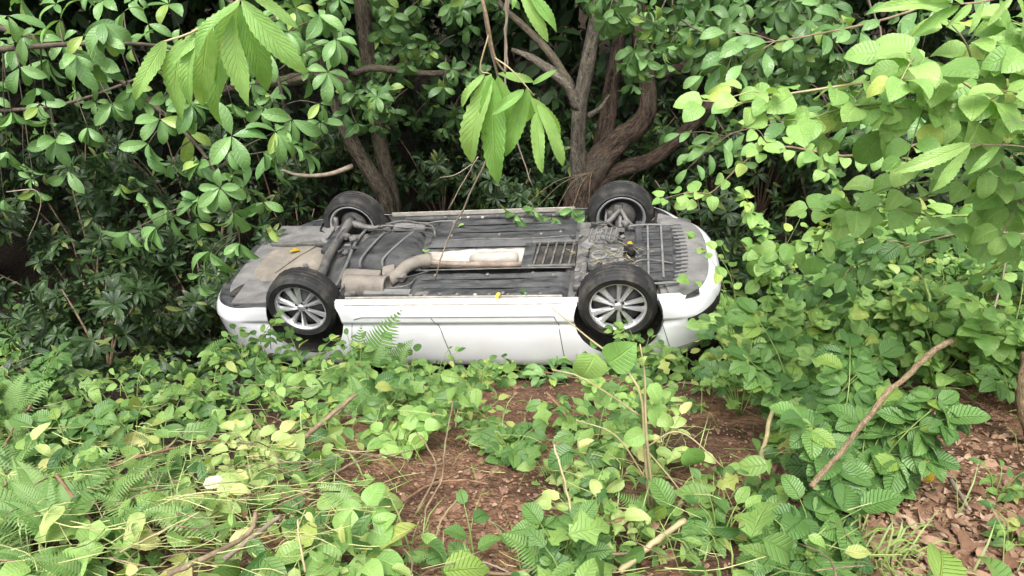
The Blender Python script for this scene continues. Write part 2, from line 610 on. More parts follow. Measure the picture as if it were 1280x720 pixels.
def whorl(pl, key, p, axis, n, size, open_=0.9, hang=0.25, bulk=False, nup=0.6):
    axis = Vector(axis).normalized()
    u = axis.orthogonal().normalized()
    w = axis.cross(u)
    a0 = rng.uniform(0, 6.28)
    for k in range(n):
        a = a0 + 2 * math.pi * k / n + rng.uniform(-0.25, 0.25)
        rad = u * math.cos(a) + w * math.sin(a)
        d = axis * rng.uniform(0.25, 0.75) + rad * open_ + Vector((0, 0, -hang))
        nn = axis * 0.8 - rad * 0.25 + UP * nup + rvec() * 0.4
        pl.leaf(key, p + rad * 0.006, d, nn, size * rng.uniform(0.6, 1.15), bulk=bulk)

# ------------------------------------------------------------------ ground
def build_ground():
    def axis(lo, hi, a, b, fine, grow=1.25):
        xs = list(np.arange(a, b, fine))
        s = fine
        x = xs[-1]
        while x < hi:
            s *= grow
            x += s
            xs.append(x)
        s = fine
        x = xs[0]
        while x > lo:
            s *= grow
            x -= s
            xs.insert(0, x)
        return xs
    xs = axis(-90, 90, -4.2, 4.4, 0.045)
    ys = axis(-60, 90, 0.6, 6.0, 0.045)
    nx, ny = len(xs), len(ys)
    r = np.random.default_rng(3)
    n1 = r.random((ny, nx))
    n1 = (n1 + np.roll(n1, 1, 0) + np.roll(n1, 1, 1) + np.roll(n1, (1, 1), (0, 1))) / 4
    V = []
    for j, y in enumerate(ys):
        for i, x in enumerate(xs):
            V.append((x, y, gz(x, y) + (n1[j, i] - 0.5) * 0.045))
    F = [(j * nx + i, j * nx + i + 1, (j + 1) * nx + i + 1, (j + 1) * nx + i) for j in range(ny - 1) for i in range(nx - 1)]
    m, nt, b = mat_new('soil')
    g = N(nt)
    tc = g.add('ShaderNodeTexCoord')
    v = tc.outputs['Object']
    a = g.noise(2.2, 6, 0.6, v)
    c = g.mix(g.ramp(a, [(0.38, 0.0), (0.62, 1.0)]), (0.13, 0.070, 0.042), (0.33, 0.185, 0.11))
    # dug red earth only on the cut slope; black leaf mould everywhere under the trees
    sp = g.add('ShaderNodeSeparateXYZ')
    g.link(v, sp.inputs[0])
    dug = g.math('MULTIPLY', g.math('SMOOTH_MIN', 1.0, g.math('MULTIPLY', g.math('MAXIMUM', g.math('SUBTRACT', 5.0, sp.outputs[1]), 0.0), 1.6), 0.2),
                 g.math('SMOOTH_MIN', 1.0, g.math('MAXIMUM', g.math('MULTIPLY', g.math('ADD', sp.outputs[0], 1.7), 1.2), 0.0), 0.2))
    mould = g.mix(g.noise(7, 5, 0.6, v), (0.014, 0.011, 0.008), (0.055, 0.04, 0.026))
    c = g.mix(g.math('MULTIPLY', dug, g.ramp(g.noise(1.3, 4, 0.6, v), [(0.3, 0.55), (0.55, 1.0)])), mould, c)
    s = g.noise(26, 6, 0.7, v)
    c = g.mix(g.ramp(s, [(0.40, 0.0), (0.60, 1.0)]), g.mix(1.0, c, (0.42, 0.40, 0.40), 'MULTIPLY'), c)
    vo = g.add('ShaderNodeTexVoronoi')
    vo.inputs['Scale'].default_value = 60
    g.link(v, vo.inputs['Vector'])
    c = g.mix(g.ramp(vo.outputs['Distance'], [(0.10, 0.55), (0.3, 0.0)]), c, (0.24, 0.20, 0.17))
    g.link(c, b.inputs['Base Color'])
    b.inputs['Roughness'].default_value = 0.95
    b.inputs['Specular IOR Level'].default_value = 0.15
    g.bump(g.math('ADD', s, g.math('MULTIPLY', vo.outputs['Distance'], 0.6)), 0.8, 0.03, b)
    o = link('ground', quads_mesh('ground', V, F), m)
    o['kind'] = 'structure'
build_ground()

# ------------------------------------------------------------------ the overturned car (built upright: x forward, y to its near side, z up; then laid on its roof)
def build_car():
    BODY = 0.115
    Rm = ((0.98369504, -0.13984232, 0.11308488), (-0.01246725, 0.57425532, 0.81858133), (-0.17941191, -0.80664425, 0.56314867))
    T = (-0.4161152, -0.55373136, 6.42273723)
    basis = (C_RIGHT, -C_UP, C_FWD)
    W = Matrix.Identity(4)
    for c in range(3):
        v = Vector((0, 0, 0))
        for k in range(3):
            v += basis[k] * Rm[k][c]
        for k in range(3):
            W[k][c] = v[k]
    o = CAM + basis[0] * T[0] + basis[1] * T[1] + basis[2] * T[2]
    for k in range(3):
        W[k][3] = o[k]
    car = empty('car', (0, 0, 0), 'white saloon car lying overturned on its roof with muddy underside showing', 'car')
    car.matrix_basis = W @ Matrix.Translation((0, 0, BODY))     # unloaded springs push the wheels out of the arches

    # materials
    dust = (0.34, 0.30, 0.25)
    paint, nt, b = mat_new('white_paint')
    g = N(nt)
    tc = g.add('ShaderNodeTexCoord')
    n = g.noise(2.6, 6, 0.65, tc.outputs['Object'])
    sep = g.add('ShaderNodeSeparateXYZ')
    g.link(tc.outputs['Object'], sep.inputs[0])
    low = g.ramp(sep.outputs[2], [(0.12, 0.75), (0.34, 0.0)])       # road film splashed along the sills
    f = g.math('MULTIPLY', g.ramp(n, [(0.42, 0.0), (0.75, 1.0)]), g.math('ADD', 0.32, low))
    g.link(g.mix(f, (0.74, 0.75, 0.775), (0.50, 0.46, 0.40)), b.inputs['Base Color'])
    b.inputs['Roughness'].default_value = 0.28
    b.inputs['Coat Weight'].default_value = 0.6
    b.inputs['Coat Roughness'].default_value = 0.06
    black = plain_mat('underbody_plastic', (0.022, 0.024, 0.027), 0.5, var=0.5, scale=5, dust=(0.115, 0.115, 0.112), dust_amt=0.46, dscale=3.0, stretch=(1.4, 3.2, 2), bump=0.25, bscale=22)
    pan = plain_mat('floor_pan_paint', (0.025, 0.027, 0.03), 0.6, var=0.5, scale=7, dust=(0.16, 0.155, 0.145), dust_amt=0.46, dscale=4, bump=0.3, bscale=18)
    grey = plain_mat('dusty_grey_plastic', (0.11, 0.112, 0.114), 0.6, var=0.35, scale=6, dust=(0.23, 0.22, 0.205), dust_amt=0.52, dscale=5, stretch=(1, 1.8, 1))
    beige = plain_mat('dusty_heat_shield', (0.175, 0.155, 0.135), 0.75, var=0.25, scale=9, dust=(0.29, 0.255, 0.215), dust_amt=0.46, dscale=6, bump=0.3, bscale=14)
    tub = plain_mat('mud_dried_steel', (0.24, 0.21, 0.17), 0.85, var=0.3, scale=5, dust=(0.11, 0.105, 0.10), dust_amt=0.36, dscale=4, bump=0.35, bscale=20)
    rust = plain_mat('rusty_steel', (0.16, 0.12, 0.095), 0.8, var=0.4, scale=14, dust=(0.40, 0.33, 0.27), dust_amt=0.4, dscale=9)
    cream = plain_mat('cream_heat_shield', (0.46, 0.43, 0.39), 0.6, var=0.3, scale=8, dust=(0.28, 0.25, 0.21), dust_amt=0.55, dscale=5, stretch=(1, 4, 1), metal=0.1)
    metal = plain_mat('dirty_metal', (0.08, 0.08, 0.082), 0.55, 0.4, var=0.5, scale=16, dust=(0.26, 0.245, 0.22), dust_amt=0.5, dscale=12, bump=0.4, bscale=30)
    dark = plain_mat('dark_recess', (0.016, 0.015, 0.014), 0.8, var=0.4, scale=8, dust=(0.10, 0.085, 0.07), dust_amt=0.35, dscale=6, bump=0.3)
    flange = plain_mat('sill_flange_paint', (0.50, 0.48, 0.44), 0.6, var=0.2, scale=9, dust=(0.27, 0.24, 0.20), dust_amt=0.6, dscale=11, stretch=(1, 3, 3))
    alloy = plain_mat('alloy', (0.72, 0.72, 0.74), 0.30, 0.7, var=0.12, scale=9, dust=(0.35, 0.33, 0.31), dust_amt=0.28, dscale=10, bump=0.0)
    barrel = plain_mat('wheel_barrel', (0.07, 0.07, 0.072), 0.6, 0.4, var=0.4, scale=9, dust=(0.16, 0.15, 0.14), dust_amt=0.4, dscale=8)
    glass = plain_mat('tinted_glass', (0.012, 0.014, 0.016), 0.06, 0.0, var=0.1, bump=0.0, coat=0.5)
    red = plain_mat('tail_lamp_red', (0.20, 0.008, 0.01), 0.15, var=0.1, bump=0.0, coat=0.8)
    lamp = plain_mat('head_lamp', (0.45, 0.46, 0.48), 0.08, 0.2, var=0.1, bump=0.0, coat=1.0)
    gap = plain_mat('panel_gap_rubber', (0.10, 0.10, 0.11), 0.8, var=0.1, bump=0.0)

    # tyre rubber with tread blocks in the relief and dried mud
    rubber, nt, b = mat_new('tyre_rubber')
    g = N(nt)
    tc = g.add('ShaderNodeTexCoord')
    n = g.noise(7, 6, 0.65, tc.outputs['Object'])
    g.link(g.mix(g.ramp(n, [(0.48, 0.0), (0.74, 0.8)]), (0.014, 0.014, 0.014), (0.105, 0.092, 0.078)), b.inputs['Base Color'])
    b.inputs['Roughness'].default_value = 0.72
    g.bump(g.noise(60, 4, 0.6, tc.outputs['Object']), 0.2, 0.005, b)

    # ---- outline in plan (rear centre to front centre, near half)
    HALF = [(-2.40, 0.0), (-2.395, 0.25), (-2.365, 0.45), (-2.285, 0.62), (-2.13, 0.73), (-1.89, 0.785), (-1.6, 0.80), (-1.35, 0.815), (-0.9, 0.822), (0, 0.825),
            (0.9, 0.822), (1.35, 0.815), (1.6, 0.80), (1.8, 0.765), (1.97, 0.69), (2.10, 0.56), (2.175, 0.39), (2.205, 0.20), (2.21, 0.0)]
    pts = spline([(x, y, 0) for x, y in HALF], 220)
    # arc-length parameter
    acc = [0.0]
    for i in range(len(pts) - 1):
        acc.append(acc[-1] + (pts[i + 1] - pts[i]).length)
    TOT = acc[-1]
    ax = np.array(acc); X = np.array([p.x for p in pts]); Y = np.array([max(0, p.y) for p in pts])
    def out(s):
        q = s * TOT
        x, y = float(np.interp(q, ax, X)), float(np.interp(q, ax, Y))
        e = 0.01
        dx = float(np.interp(q + e, ax, X) - np.interp(q - e, ax, X)); dy = float(np.interp(q + e, ax, Y) - np.interp(q - e, ax, Y))
        L = math.hypot(dx, dy) or 1
        nx, ny = -dy / L, dx / L
        if s <= 0.0005: nx, ny = -1, 0
        if s >= 0.9995: nx, ny = 1, 0
        return x, y, nx, ny
    def s_of_x(x):
        i = int(np.searchsorted(X, x))
        i = min(max(i, 1), len(X) - 1)
        t = (x - X[i - 1]) / max(1e-6, X[i] - X[i - 1])
        return (ax[i - 1] + t * (ax[i] - ax[i - 1])) / TOT
    ZL = [z if z < 0.40 else 0.40 + (z - 0.40) * 0.93 for z in [0.150, 0.158, 0.175, 0.20, 0.24, 0.285, 0.325, 0.345, 0.362, 0.378, 0.40, 0.45, 0.52, 0.60, 0.68, 0.76, 0.82, 0.86, 0.89, 0.915]]
    IN_MID = [0.085, 0.062, 0.036, 0.022, 0.012, 0.006, 0.004, 0.004, 0.022, 0.026, 0.012, 0.006, 0.0, 0.0, 0.004, 0.010, 0.022, 0.040, 0.065, 0.11]
    IN_END = [0.150, 0.125, 0.085, 0.055, 0.028, 0.010, 0.000, -0.004, -0.006, -0.006, -0.004, 0.0, 0.004, 0.012, 0.024, 0.045, 0.07, 0.10, 0.14, 0.20]
    def endf(x):
        return max(smooth(1.66, 2.0, x), smooth(-1.75, -2.1, x))
    def surf(s, z, sd=1, proud=0.0):
        x, y, nx, ny = out(s)
        e = endf(x)
        zz = z
        ins = float(np.interp(z, ZL, IN_MID)) * (1 - e) + float(np.interp(z, ZL, IN_END)) * e
        if e > 0:                       # bumpers end higher above the road than the sills
            zz = z + e * 0.075 * max(0.0, (0.40 - z) / 0.25)
        return Vector((x - nx * (ins - proud), sd * max(0.0, y - ny * (ins - proud)), zz))
    ARCH = ((-1.35, 0.33, 0.348), (1.35, 0.33, 0.352))
    # ---- painted shell, split into its panels
    S = [i / 150 for i in range(151)]
    for sd in (1, -1):
        V = [[surf(s, z, sd) for z in ZL] for s in S]
        xs = [out(s)[0] for s in S]
        inside = [[min(math.hypot(V[i][j].x - a[0], V[i][j].z - a[1]) - a[2] for a in ARCH) < 0 for j in range(len(ZL))] for i in range(len(S))]
        faces = {}
        for i in range(len(S) - 1):
            for j in range(len(ZL) - 1):
                q = ((i, j), (i + 1, j), (i + 1, j + 1), (i, j + 1))
                if all(inside[a][c] for a, c in q):
                    continue
                xm = (xs[i] + xs[i + 1]) / 2; zm = (ZL[j] + ZL[j + 1]) / 2
                if xm < -1.64 and zm < 0.22: continue
                if xm < -1.70 and zm < 0.67: k = 'rear_bumper'
                elif xm > 1.64 and zm < 0.64: k = 'front_bumper'
                elif -0.92 < xm < 0.86 and zm < 0.285: k = 'sill'
                elif -0.98 < xm < -0.05 and zm < 0.83: k = 'door'
                elif -0.05 <= xm < 0.86 and zm < 0.83: k = 'door '
                elif xm >= 0.86: k = 'fender'
                else: k = 'quarter_panel'
                faces.setdefault(k, []).append(q)
        for a_ in range(len(S)):
            for c_ in range(len(ZL)):
                if inside[a_][c_]:
                    p = V[a_][c_]
                    a = min(ARCH, key=lambda a: math.hypot(p.x - a[0], p.z - a[1]))
                    d = math.hypot(p.x - a[0], p.z - a[1]) or 1
                    V[a_][c_] = Vector((a[0] + (p.x - a[0]) * a[2] / d, p.y, a[1] + (p.z - a[1]) * a[2] / d))
        for k, fl in faces.items():
            idx, vs, fs = {}, [], []
            for q in fl:
                f = []
                for key in q:
                    if key not in idx:
                        idx[key] = len(vs); vs.append(V[key[0]][key[1]])
                    f.append(idx[key])
                if sd < 0: f.reverse()
                fs.append(tuple(f))
            link(k.strip(), mesh_from(k.strip(), vs, fs), paint, car)
    # hood, boot lid and cabin (they face the ground)
    def deck(name, x0, x1, zc, mat, zedge=0.879, xe0=None):
        vs, fs = [], []
        xx = np.linspace(x0, x1, 12)
        for x in xx:
            s = s_of_x(x)
            e = surf(s, zedge, 1)
            for k in range(9):
                t = -1 + 2 * k / 8
                vs.append(Vector((e.x, e.y * t, zedge - 0.002 + zc * (1 - t * t))))
        for i in range(11):
            for k in range(8):
                fs.append((i * 9 + k, (i + 1) * 9 + k, (i + 1) * 9 + k + 1, i * 9 + k + 1))
        link(name, mesh_from(name, vs, fs), mat, car)
    deck('hood', 0.95, 2.12, 0.05, paint)
    deck('boot_lid', -2.15, -1.45, 0.08, paint)
    cab = [(0.879, -1.55, 1.05, 0.72), (1.05, -1.28, 0.62, 0.66), (1.20, -0.90, 0.18, 0.58), (1.28, -0.70, -0.05, 0.53)]
    vs, fs = [], []
    for z, xr, xf, w in cab:
        for k in range(24):
            a = 2 * math.pi * k / 24
            ca, sa = math.cos(a), math.sin(a)
            ex = abs(ca) ** 0.45 * (1 if ca > 0 else -1); ey = abs(sa) ** 0.45 * (1 if sa > 0 else -1)
            vs.append(Vector(((xr + xf) / 2 + ex * (xf - xr) / 2, ey * w, z)))
    for i in range(3):
        for k in range(24):
            k2 = (k + 1) % 24
            fs.append((i * 24 + k, i * 24 + k2, (i + 1) * 24 + k2, (i + 1) * 24 + k))
    link('window_glass', mesh_from('window_glass', vs, fs), glass, car)
    top = [Vector(v) + Vector((0, 0, 0.003)) for v in vs[72:96]]
    rv = top + [Vector((v.x * 0.8 - 0.06, v.y * 0.8, 1.325)) for v in top] + [Vector((-0.38, 0, 1.335))]
    rf = [(k, (k + 1) % 24, 24 + (k + 1) % 24, 24 + k) for k in range(24)] + [(24 + k, 24 + (k + 1) % 24, 48) for k in range(24)]
    link('roof', mesh_from('roof', rv, rf), paint, car)

    # ---- seams between panels and a surface patch helper
    def seam(pl, r=0.0036, name='panel_gap', mat=gap):
        tube(name, [surf(s_of_x(x), z, 1, 0.0005) for x, z in pl], r, mat, car, 5)
    def zline(x0, z0, x1, z1, n=24):
        return [(x0 + (x1 - x0) * i / n, z0 + (z1 - z0) * i / n) for i in range(n + 1)]
    seam([(-0.99, 0.72), (-0.965, 0.60), (-0.945, 0.48), (-0.92, 0.36), (-0.88, 0.305), (-0.82, 0.287)] + zline(-0.8, 0.285, 0.84, 0.285, 30))
    seam(zline(-0.20, 0.29, -0.14, 0.40, 6) + zline(-0.135, 0.41, -0.06, 0.86, 8))
    seam(zline(0.84, 0.285, 0.865, 0.36, 5) + zline(0.87, 0.38, 0.90, 0.84, 10))
    seam(zline(-1.69, 0.36, -1.78, 0.66, 8))
    seam(zline(1.70, 0.38, 1.76, 0.63, 8))
    def patch(name, mat, s0, s1, z0, z1, sd=1, proud=0.004, shear=0.0, n=12, m=6, taper=0.0):
        vs, fs = [], []
        for i in range(n + 1):
            t = i / n
            for j in range(m + 1):
                u = j / m
                zz = z0 + (z1 - z0) * (0.5 + (u - 0.5) * (1 - taper * t)) + shear * t
                vs.append(surf(s0 + (s1 - s0) * t, zz, sd, proud))
        for i in range(n):
            for j in range(m):
                f = (i * (m + 1) + j, (i + 1) * (m + 1) + j, (i + 1) * (m + 1) + j + 1, i * (m + 1) + j + 1)
                fs.append(f if sd > 0 else f[::-1])
        ob = link(name, mesh_from(name, vs, fs), mat, car)
        return ob
    sx = s_of_x
    for sd in (1, -1):
        patch('tail_light', red, sx(-2.22), sx(-1.78), 0.715, 0.82, sd, 0.006, taper=0.4)
        patch('head_light', lamp, sx(1.72), sx(2.12), 0.66, 0.77, sd, 0.006, taper=-0.2)
        patch('reflector', red, sx(-2.34), sx(-2.18), 0.335, 0.365, sd, 0.004, taper=0.7)
        patch('fog_lamp_recess', dark, sx(1.90), sx(2.15), 0.36, 0.43, sd, 0.005, shear=-0.005, taper=-1.2)
    patch('lower_intake', dark, sx(2.14), 1.0, 0.33, 0.50, 1, 0.004)
    patch('lower_intake', dark, sx(2.14), 1.0, 0.33, 0.50, -1, 0.004)

    # ---- rolled-under bumper edges: black rear lip, grey front valance
    def under_strip(name, mat, s0, s1, rows, sd, n=26):
        """rows: (inset, z) from the outer edge inwards"""
        vs, fs = [], []
        for i in range(n + 1):
            s = s0 + (s1 - s0) * i / n
            x, y, nx, ny = out(s)
            for ins, z in rows:
                vs.append(Vector((x - nx * ins, sd * max(0.0, y - ny * ins), z)))
        m = len(rows)
        for i in range(n):
            for j in range(m - 1):
                f = (i * m + j, i * m + j + 1, (i + 1) * m + j + 1, (i + 1) * m + j)
                fs.append(f if sd > 0 else f[::-1])
        link(name, mesh_from(name, vs, fs), mat, car)
    for sd in (1, -1):
        vs, fs = [], []
        for i in range(31):
            s = sx(-1.67) * i / 30
            x, y, nx, ny = out(s)
            p0 = surf(s, 0.205, sd, -0.002)
            for k, (din, f) in enumerate(((0.0, 0.0), (0.018, 0.30), (0.05, 0.62), (0.09, 0.85), (0.15, 1.0))):
                vs.append(Vector((p0.x - nx * din, sd * max(0.0, abs(p0.y) - ny * din), p0.z + (0.219 - p0.z) * f - (0.012 if k in (1, 2) else 0.0))))
        for i in range(30):
            for k in range(4):
                f = (i * 5 + k, i * 5 + k + 1, i * 5 + k + 6, i * 5 + k + 5)
                fs.append(f if sd > 0 else f[::-1])
        link('rear_lip', mesh_from('rear_lip', vs, fs), black, car)
        under_strip('rear_undertray', grey, 0.0, sx(-1.66), [(0.165, 0.216), (0.18, 0.210), (0.24, 0.208), (0.32, 0.211), (0.44, 0.222)], sd)
        under_strip('front_valance', grey, sx(1.80), 1.0, [(0.105, 0.224), (0.14, 0.206), (0.20, 0.196), (0.27, 0.192), (0.33, 0.20)], sd)
        under_strip('splash_shield', black, sx(1.74), 1.0, [(0.315, 0.203), (0.40, 0.193), (0.52, 0.19), (0.66, 0.195)], sd)

    # ---- simple solids
    def box(name, c, size, mat, rot=(0, 0, 0), bev=0.008, parent=None):
        bm = bmesh.new()
        bmesh.ops.create_cube(bm, size=1.0)
        bmesh.ops.scale(bm, vec=size, verts=bm.verts)
        if bev:
            bmesh.ops.bevel(bm, geom=list(bm.edges), offset=min(bev, min(size) * 0.45), segments=2, profile=0.6, affect='EDGES')
        me = bpy.data.meshes.new(name); bm.to_mesh(me); bm.free()
        from mathutils import Euler
        mm = Euler(rot).to_matrix().to_4x4(); mm.translation = c
        return link(name, me, mat, parent or car, mm)
    def lathe(name, prof, mat, parent, Mx=None, seg=40, axis='y', closed=False):
        """prof: (radius, offset along axis)"""
        vs, fs = [], []
        m = len(prof)
        for k in range(seg):
            a = 2 * math.pi * k / seg
            for r, h in prof:
                vs.append((r * math.cos(a), h, r * math.sin(a)) if axis == 'y' else (h, r * math.cos(a), r * math.sin(a)))
        for k in range(seg):
            k2 = (k + 1) % seg
            for j in range(m - 1 + (1 if closed else 0)):
                j2 = (j + 1) % m
                fs.append((k * m + j, k * m + j2, k2 * m + j2, k2 * m + j))
        return link(name, mesh_from(name, vs, fs), mat, parent, Mx)
    def pipe(name, ctrl, r, mat, n=16, sides=8, parent=None):
        return tube(name, spline(ctrl, n), r, mat, parent or car, sides)

    # ---- floor pan
    vs, fs = [], []
    xx = np.linspace(-2.12, 2.0, 84)
    for x in xx:
        hw = surf(s_of_x(x), 0.30, 1).y - 0.07
        for a in ARCH:
            d = abs(x - a[0])
            if d < 0.37: hw = min(hw, 0.50 + 0.10 * smooth(0.30, 0.37, d))
        for k in range(17):
            t = -1 + k / 8
            y = hw * t
            tun = 0.075 * (smooth(0.26, 0.16, abs(y - 0.05)) if -1.0 < x < 0.9 else 0.0)
            vs.append(Vector((x, y, 0.232 + tun + 0.004 * math.sin(x * 21) * math.cos(y * 17))))
    for i in range(len(xx) - 1):
        for k in range(16):
            fs.append((i * 17 + k, i * 17 + k + 1, (i + 1) * 17 + k + 1, (i + 1) * 17 + k))
    link('floor_pan', mesh_from('floor_pan', vs, fs), pan, car)
    # sill flanges
    for sd in (1, -1):
        box('sill_flange', (-0.02, sd * 0.735, 0.150), (1.86, 0.010, 0.045), flange, bev=0.004)
        box('sill_underside', (-0.02, sd * 0.765, 0.176), (1.86, 0.055, 0.012), flange, bev=0.004)
        # ribbed plastic floor covers on either side of the tunnel
        y0, y1 = (0.27, 0.715) if sd > 0 else (-0.70, -0.19)
        vs, fs = [], []
        nx_, ny_ = 60, 20
        for i in range(nx_ + 1):
            x = -0.46 + 1.40 * i / nx_
            for k in range(ny_ + 1):
                y = y0 + (y1 - y0) * k / ny_
                e = min(smooth(0, 0.06, x + 0.46), smooth(0, 0.06, 0.94 - x), smooth(0, 0.05, abs(y - y0)), smooth(0, 0.05, abs(y1 - y)))
                rib = 0.012 * (1 if (k % 7) in (3,) else 0) + 0.007 * smooth(0.2, 0.5, math.sin(x * 9 + y * 4))
                rib -= 0.014 * math.exp(-((x - 0.25) ** 2 + (abs(y) - 0.45) ** 2 * 3) / 0.08)
                vs.append(Vector((x, y, 0.222 - 0.035 * e - rib * e)))
        for i in range(nx_):
            for k in range(ny_):
                a = i * (ny_ + 1) + k
                fs.append((a, a + 1, a + ny_ + 2, a + ny_ + 1))
        link('floor_cover', mesh_from('floor_cover', vs, fs), black, car)
        for bx, by in ((-0.25, 0.34), (0.22, 0.34), (0.62, 0.33), (0.80, 0.36), (-0.28, 0.60), (0.4, 0.62)):
            lathe('cover_bolt', [(0.0, -0.007), (0.013, -0.006), (0.018, 0.0), (0.018, 0.006)], metal, car, Matrix.Translation((bx, sd * by if sd > 0 else -by, 0.178)) @ Matrix.Rotation(math.pi / 2, 4, 'X'), 10)
        pipe('brake_line', [(-0.9, sd * 0.52, 0.20), (-0.5, sd * 0.50, 0.185), (-0.42, sd * 0.36, 0.19), (-0.35, sd * 0.30, 0.20)], 0.007, metal)
        # long edge rail next to the sill
        box('floor_rail', (0.05, sd * 0.695, 0.186), (1.72, 0.05, 0.03), black if sd > 0 else pan, bev=0.01)
    box('jacking_bracket', (-0.62, 0.60, 0.185), (0.42, 0.07, 0.045), grey, (0.1, 0, 0.04))
    box('jacking_bracket', (-0.30, 0.63, 0.182), (0.12, 0.05, 0.03), metal, (0, 0, -0.05))

    # ---- tunnel: cream heat shield, resonator, pipe
    vs, fs = [], []
    for i in range(31):
        x = -0.42 + 0.92 * i / 30
        wid = 0.155 - 0.03 * smooth(0.0, -0.3, x)
        for k in range(9):
            t = -1 + k / 4
            vs.append(Vector((x, 0.065 + wid * t, 0.250 - 0.062 * (abs(t) ** 3) + 0.003 * math.sin(x * 40))))
    for i in range(30):
        for k in range(8):
            fs.append((i * 9 + k, i * 9 + k + 1, i * 9 + k + 10, i * 9 + k + 9))
    link('tunnel_heat_shield', mesh_from('tunnel_heat_shield', vs, fs), cream, car)
    lathe('resonator', [(0.0, -0.24), (0.030, -0.24), (0.058, -0.17), (0.062, 0.15), (0.05, 0.20), (0.0, 0.21)], cream, car, Matrix.Translation((0.24, 0.03, 0.215)), 20, 'x')
    pipe('exhaust_pipe', [(0.50, 0.165, 0.195), (0.2, 0.16, 0.195), (-0.2, 0.13, 0.195), (-0.38, 0.085, 0.20)], 0.024, rust, 20)
    pipe('exhaust_pipe', [(-0.36, 0.05, 0.20), (-0.46, 0.10, 0.185), (-0.55, 0.20, 0.175), (-0.60, 0.33, 0.175), (-0.66, 0.42, 0.18)], 0.058, beige, 20, 12)
    lathe('muffler', [(0.0, -0.21), (0.085, -0.21), (0.098, -0.20), (0.100, -0.18), (0.100, 0.17), (0.106, 0.18), (0.106, 0.195), (0.085, 0.20), (0.078, 0.17), (0.0, 0.165)], beige, car,
          Matrix.Translation((-0.84, 0.49, 0.185)) @ Matrix.Rotation(0.10, 4, 'Z'), 28, 'x')
    box('muffler_heat_shield', (-0.96, 0.31, 0.20), (0.36, 0.16, 0.05), beige, (0.12, 0, 0.10), 0.02)
    box('muffler_heat_shield', (-0.70, 0.27, 0.185), (0.12, 0.14, 0.07), beige, (0.05, 0.1, -0.25), 0.02)
    box('muffler_heat_shield', (-0.62, 0.33, 0.20), (0.18, 0.10, 0.06), beige, (0.05, 0.1, 0.2), 0.02)
    box('muffler_hanger', (-1.02, 0.56, 0.15), (0.02, 0.16, 0.06), metal, (0.1, 0, 0.1), 0.004)
    # ---- fuel tank with straps
    vs, fs = [], []
    ny_, nx_ = 12, 14
    for i in range(nx_ + 1):
        for k in range(ny_ + 1):
            u, v_ = -1 + 2 * i / nx_, -1 + 2 * k / ny_
            e = (1 - abs(u) ** 6) * (1 - abs(v_) ** 6)
            x = -0.83 + 0.34 * u + 0.05 * v_ * u
            y = -0.165 + (0.30 + 0.04 * u) * v_
            vs.append(Vector((x, y, 0.245 - 0.095 * e ** 0.6 - 0.010 * math.sin(x * 14 + y * 6) * e)))
    for i in range(nx_):
        for k in range(ny_):
            a = i * (ny_ + 1) + k
            fs.append((a, a + 1, a + ny_ + 2, a + ny_ + 1))
    link('fuel_tank', mesh_from('fuel_tank', vs, fs), black, car)
    for x0, x1 in ((-1.02, -0.94), (-0.80, -0.66)):
        pipe('tank_strap', [(x0, 0.16, 0.20), (x0 + 0.01, 0.08, 0.142), (x1, -0.30, 0.142), (x1 + 0.03, -0.47, 0.20)], 0.012, grey, 14, 6)
    pipe('fuel_hose', [(-0.98, -0.58, 0.17), (-0.80, -0.60, 0.15), (-0.62, -0.56, 0.16), (-0.48, -0.50, 0.16), (-0.42, -0.38, 0.19)], 0.010, metal)
    pipe('fuel_hose', [(-1.10, -0.52, 0.18), (-0.95, -0.54, 0.165), (-0.70, -0.50, 0.17), (-0.46, -0.60, 0.17), (-0.2, -0.62, 0.18)], 0.008, grey)
    box('tank_guard', (-0.72, -0.56, 0.195), (0.34, 0.12, 0.05), grey, (0, 0, 0.06), 0.02)
    # ---- rear axle
    pipe('axle_beam', [(-1.31, 0.68, 0.27 - BODY), (-1.33, 0.35, 0.17), (-1.37, 0, 0.16), (-1.38, -0.35, 0.165), (-1.36, -0.66, 0.26 - BODY)], 0.045, metal, 16, 8)
    box('axle_gusset', (-1.40, -0.30, 0.145), (0.09, 0.56, 0.045), black, (0, 0, 0.06), 0.015)
    pipe('stabiliser_bar', [(-1.22, 0.60, 0.22), (-1.14, 0.45, 0.19), (-1.16, 0.10, 0.185), (-1.20, -0.25, 0.19), (-1.20, -0.62, 0.23)], 0.015, grey, 18)
    for sd in (1, -1):
        pipe('trailing_arm', [(-1.36, sd * 0.60, 0.27 - BODY), (-1.16, sd * 0.60, 0.225), (-0.92, sd * 0.56, 0.20)], 0.038, metal)
        h = [(-1.47 + 0.055 * math.cos(a * 0.5), sd * 0.50 + 0.055 * math.sin(a * 0.5), 0.20 + 0.0035 * a) for a in range(0, 76)]
        tube('coil_spring', h, 0.010, black, car, 6)
        pipe('shock_absorber', [(-1.50, sd * 0.60, 0.20 - BODY), (-1.56, sd * 0.56, 0.50)], 0.026, metal, 4)
        box('lower_link', (-1.44, sd * 0.42, 0.205), (0.07, 0.34, 0.03), grey, (0.1, 0, sd * 0.25), 0.008)
        lathe('link_bush', [(0.0, -0.03), (0.035, -0.03), (0.035, 0.03), (0.0, 0.03)], metal, car, Matrix.Translation((-1.50, sd * 0.27, 0.195)), 14)
        lathe('brake_disc', [(0.0, -0.01), (0.13, -0.01), (0.135, 0.0), (0.13, 0.012), (0.06, 0.012), (0.06, 0.05), (0.0, 0.05)], metal, car, Matrix.Translation((-1.35, sd * 0.665, 0.315 - BODY)) @ Matrix.Rotation(0 if sd > 0 else math.pi, 4, 'Z'), 28)
    # ---- spare wheel tub and rear floor
    vs, fs = [], []
    nr, na = 8, 36
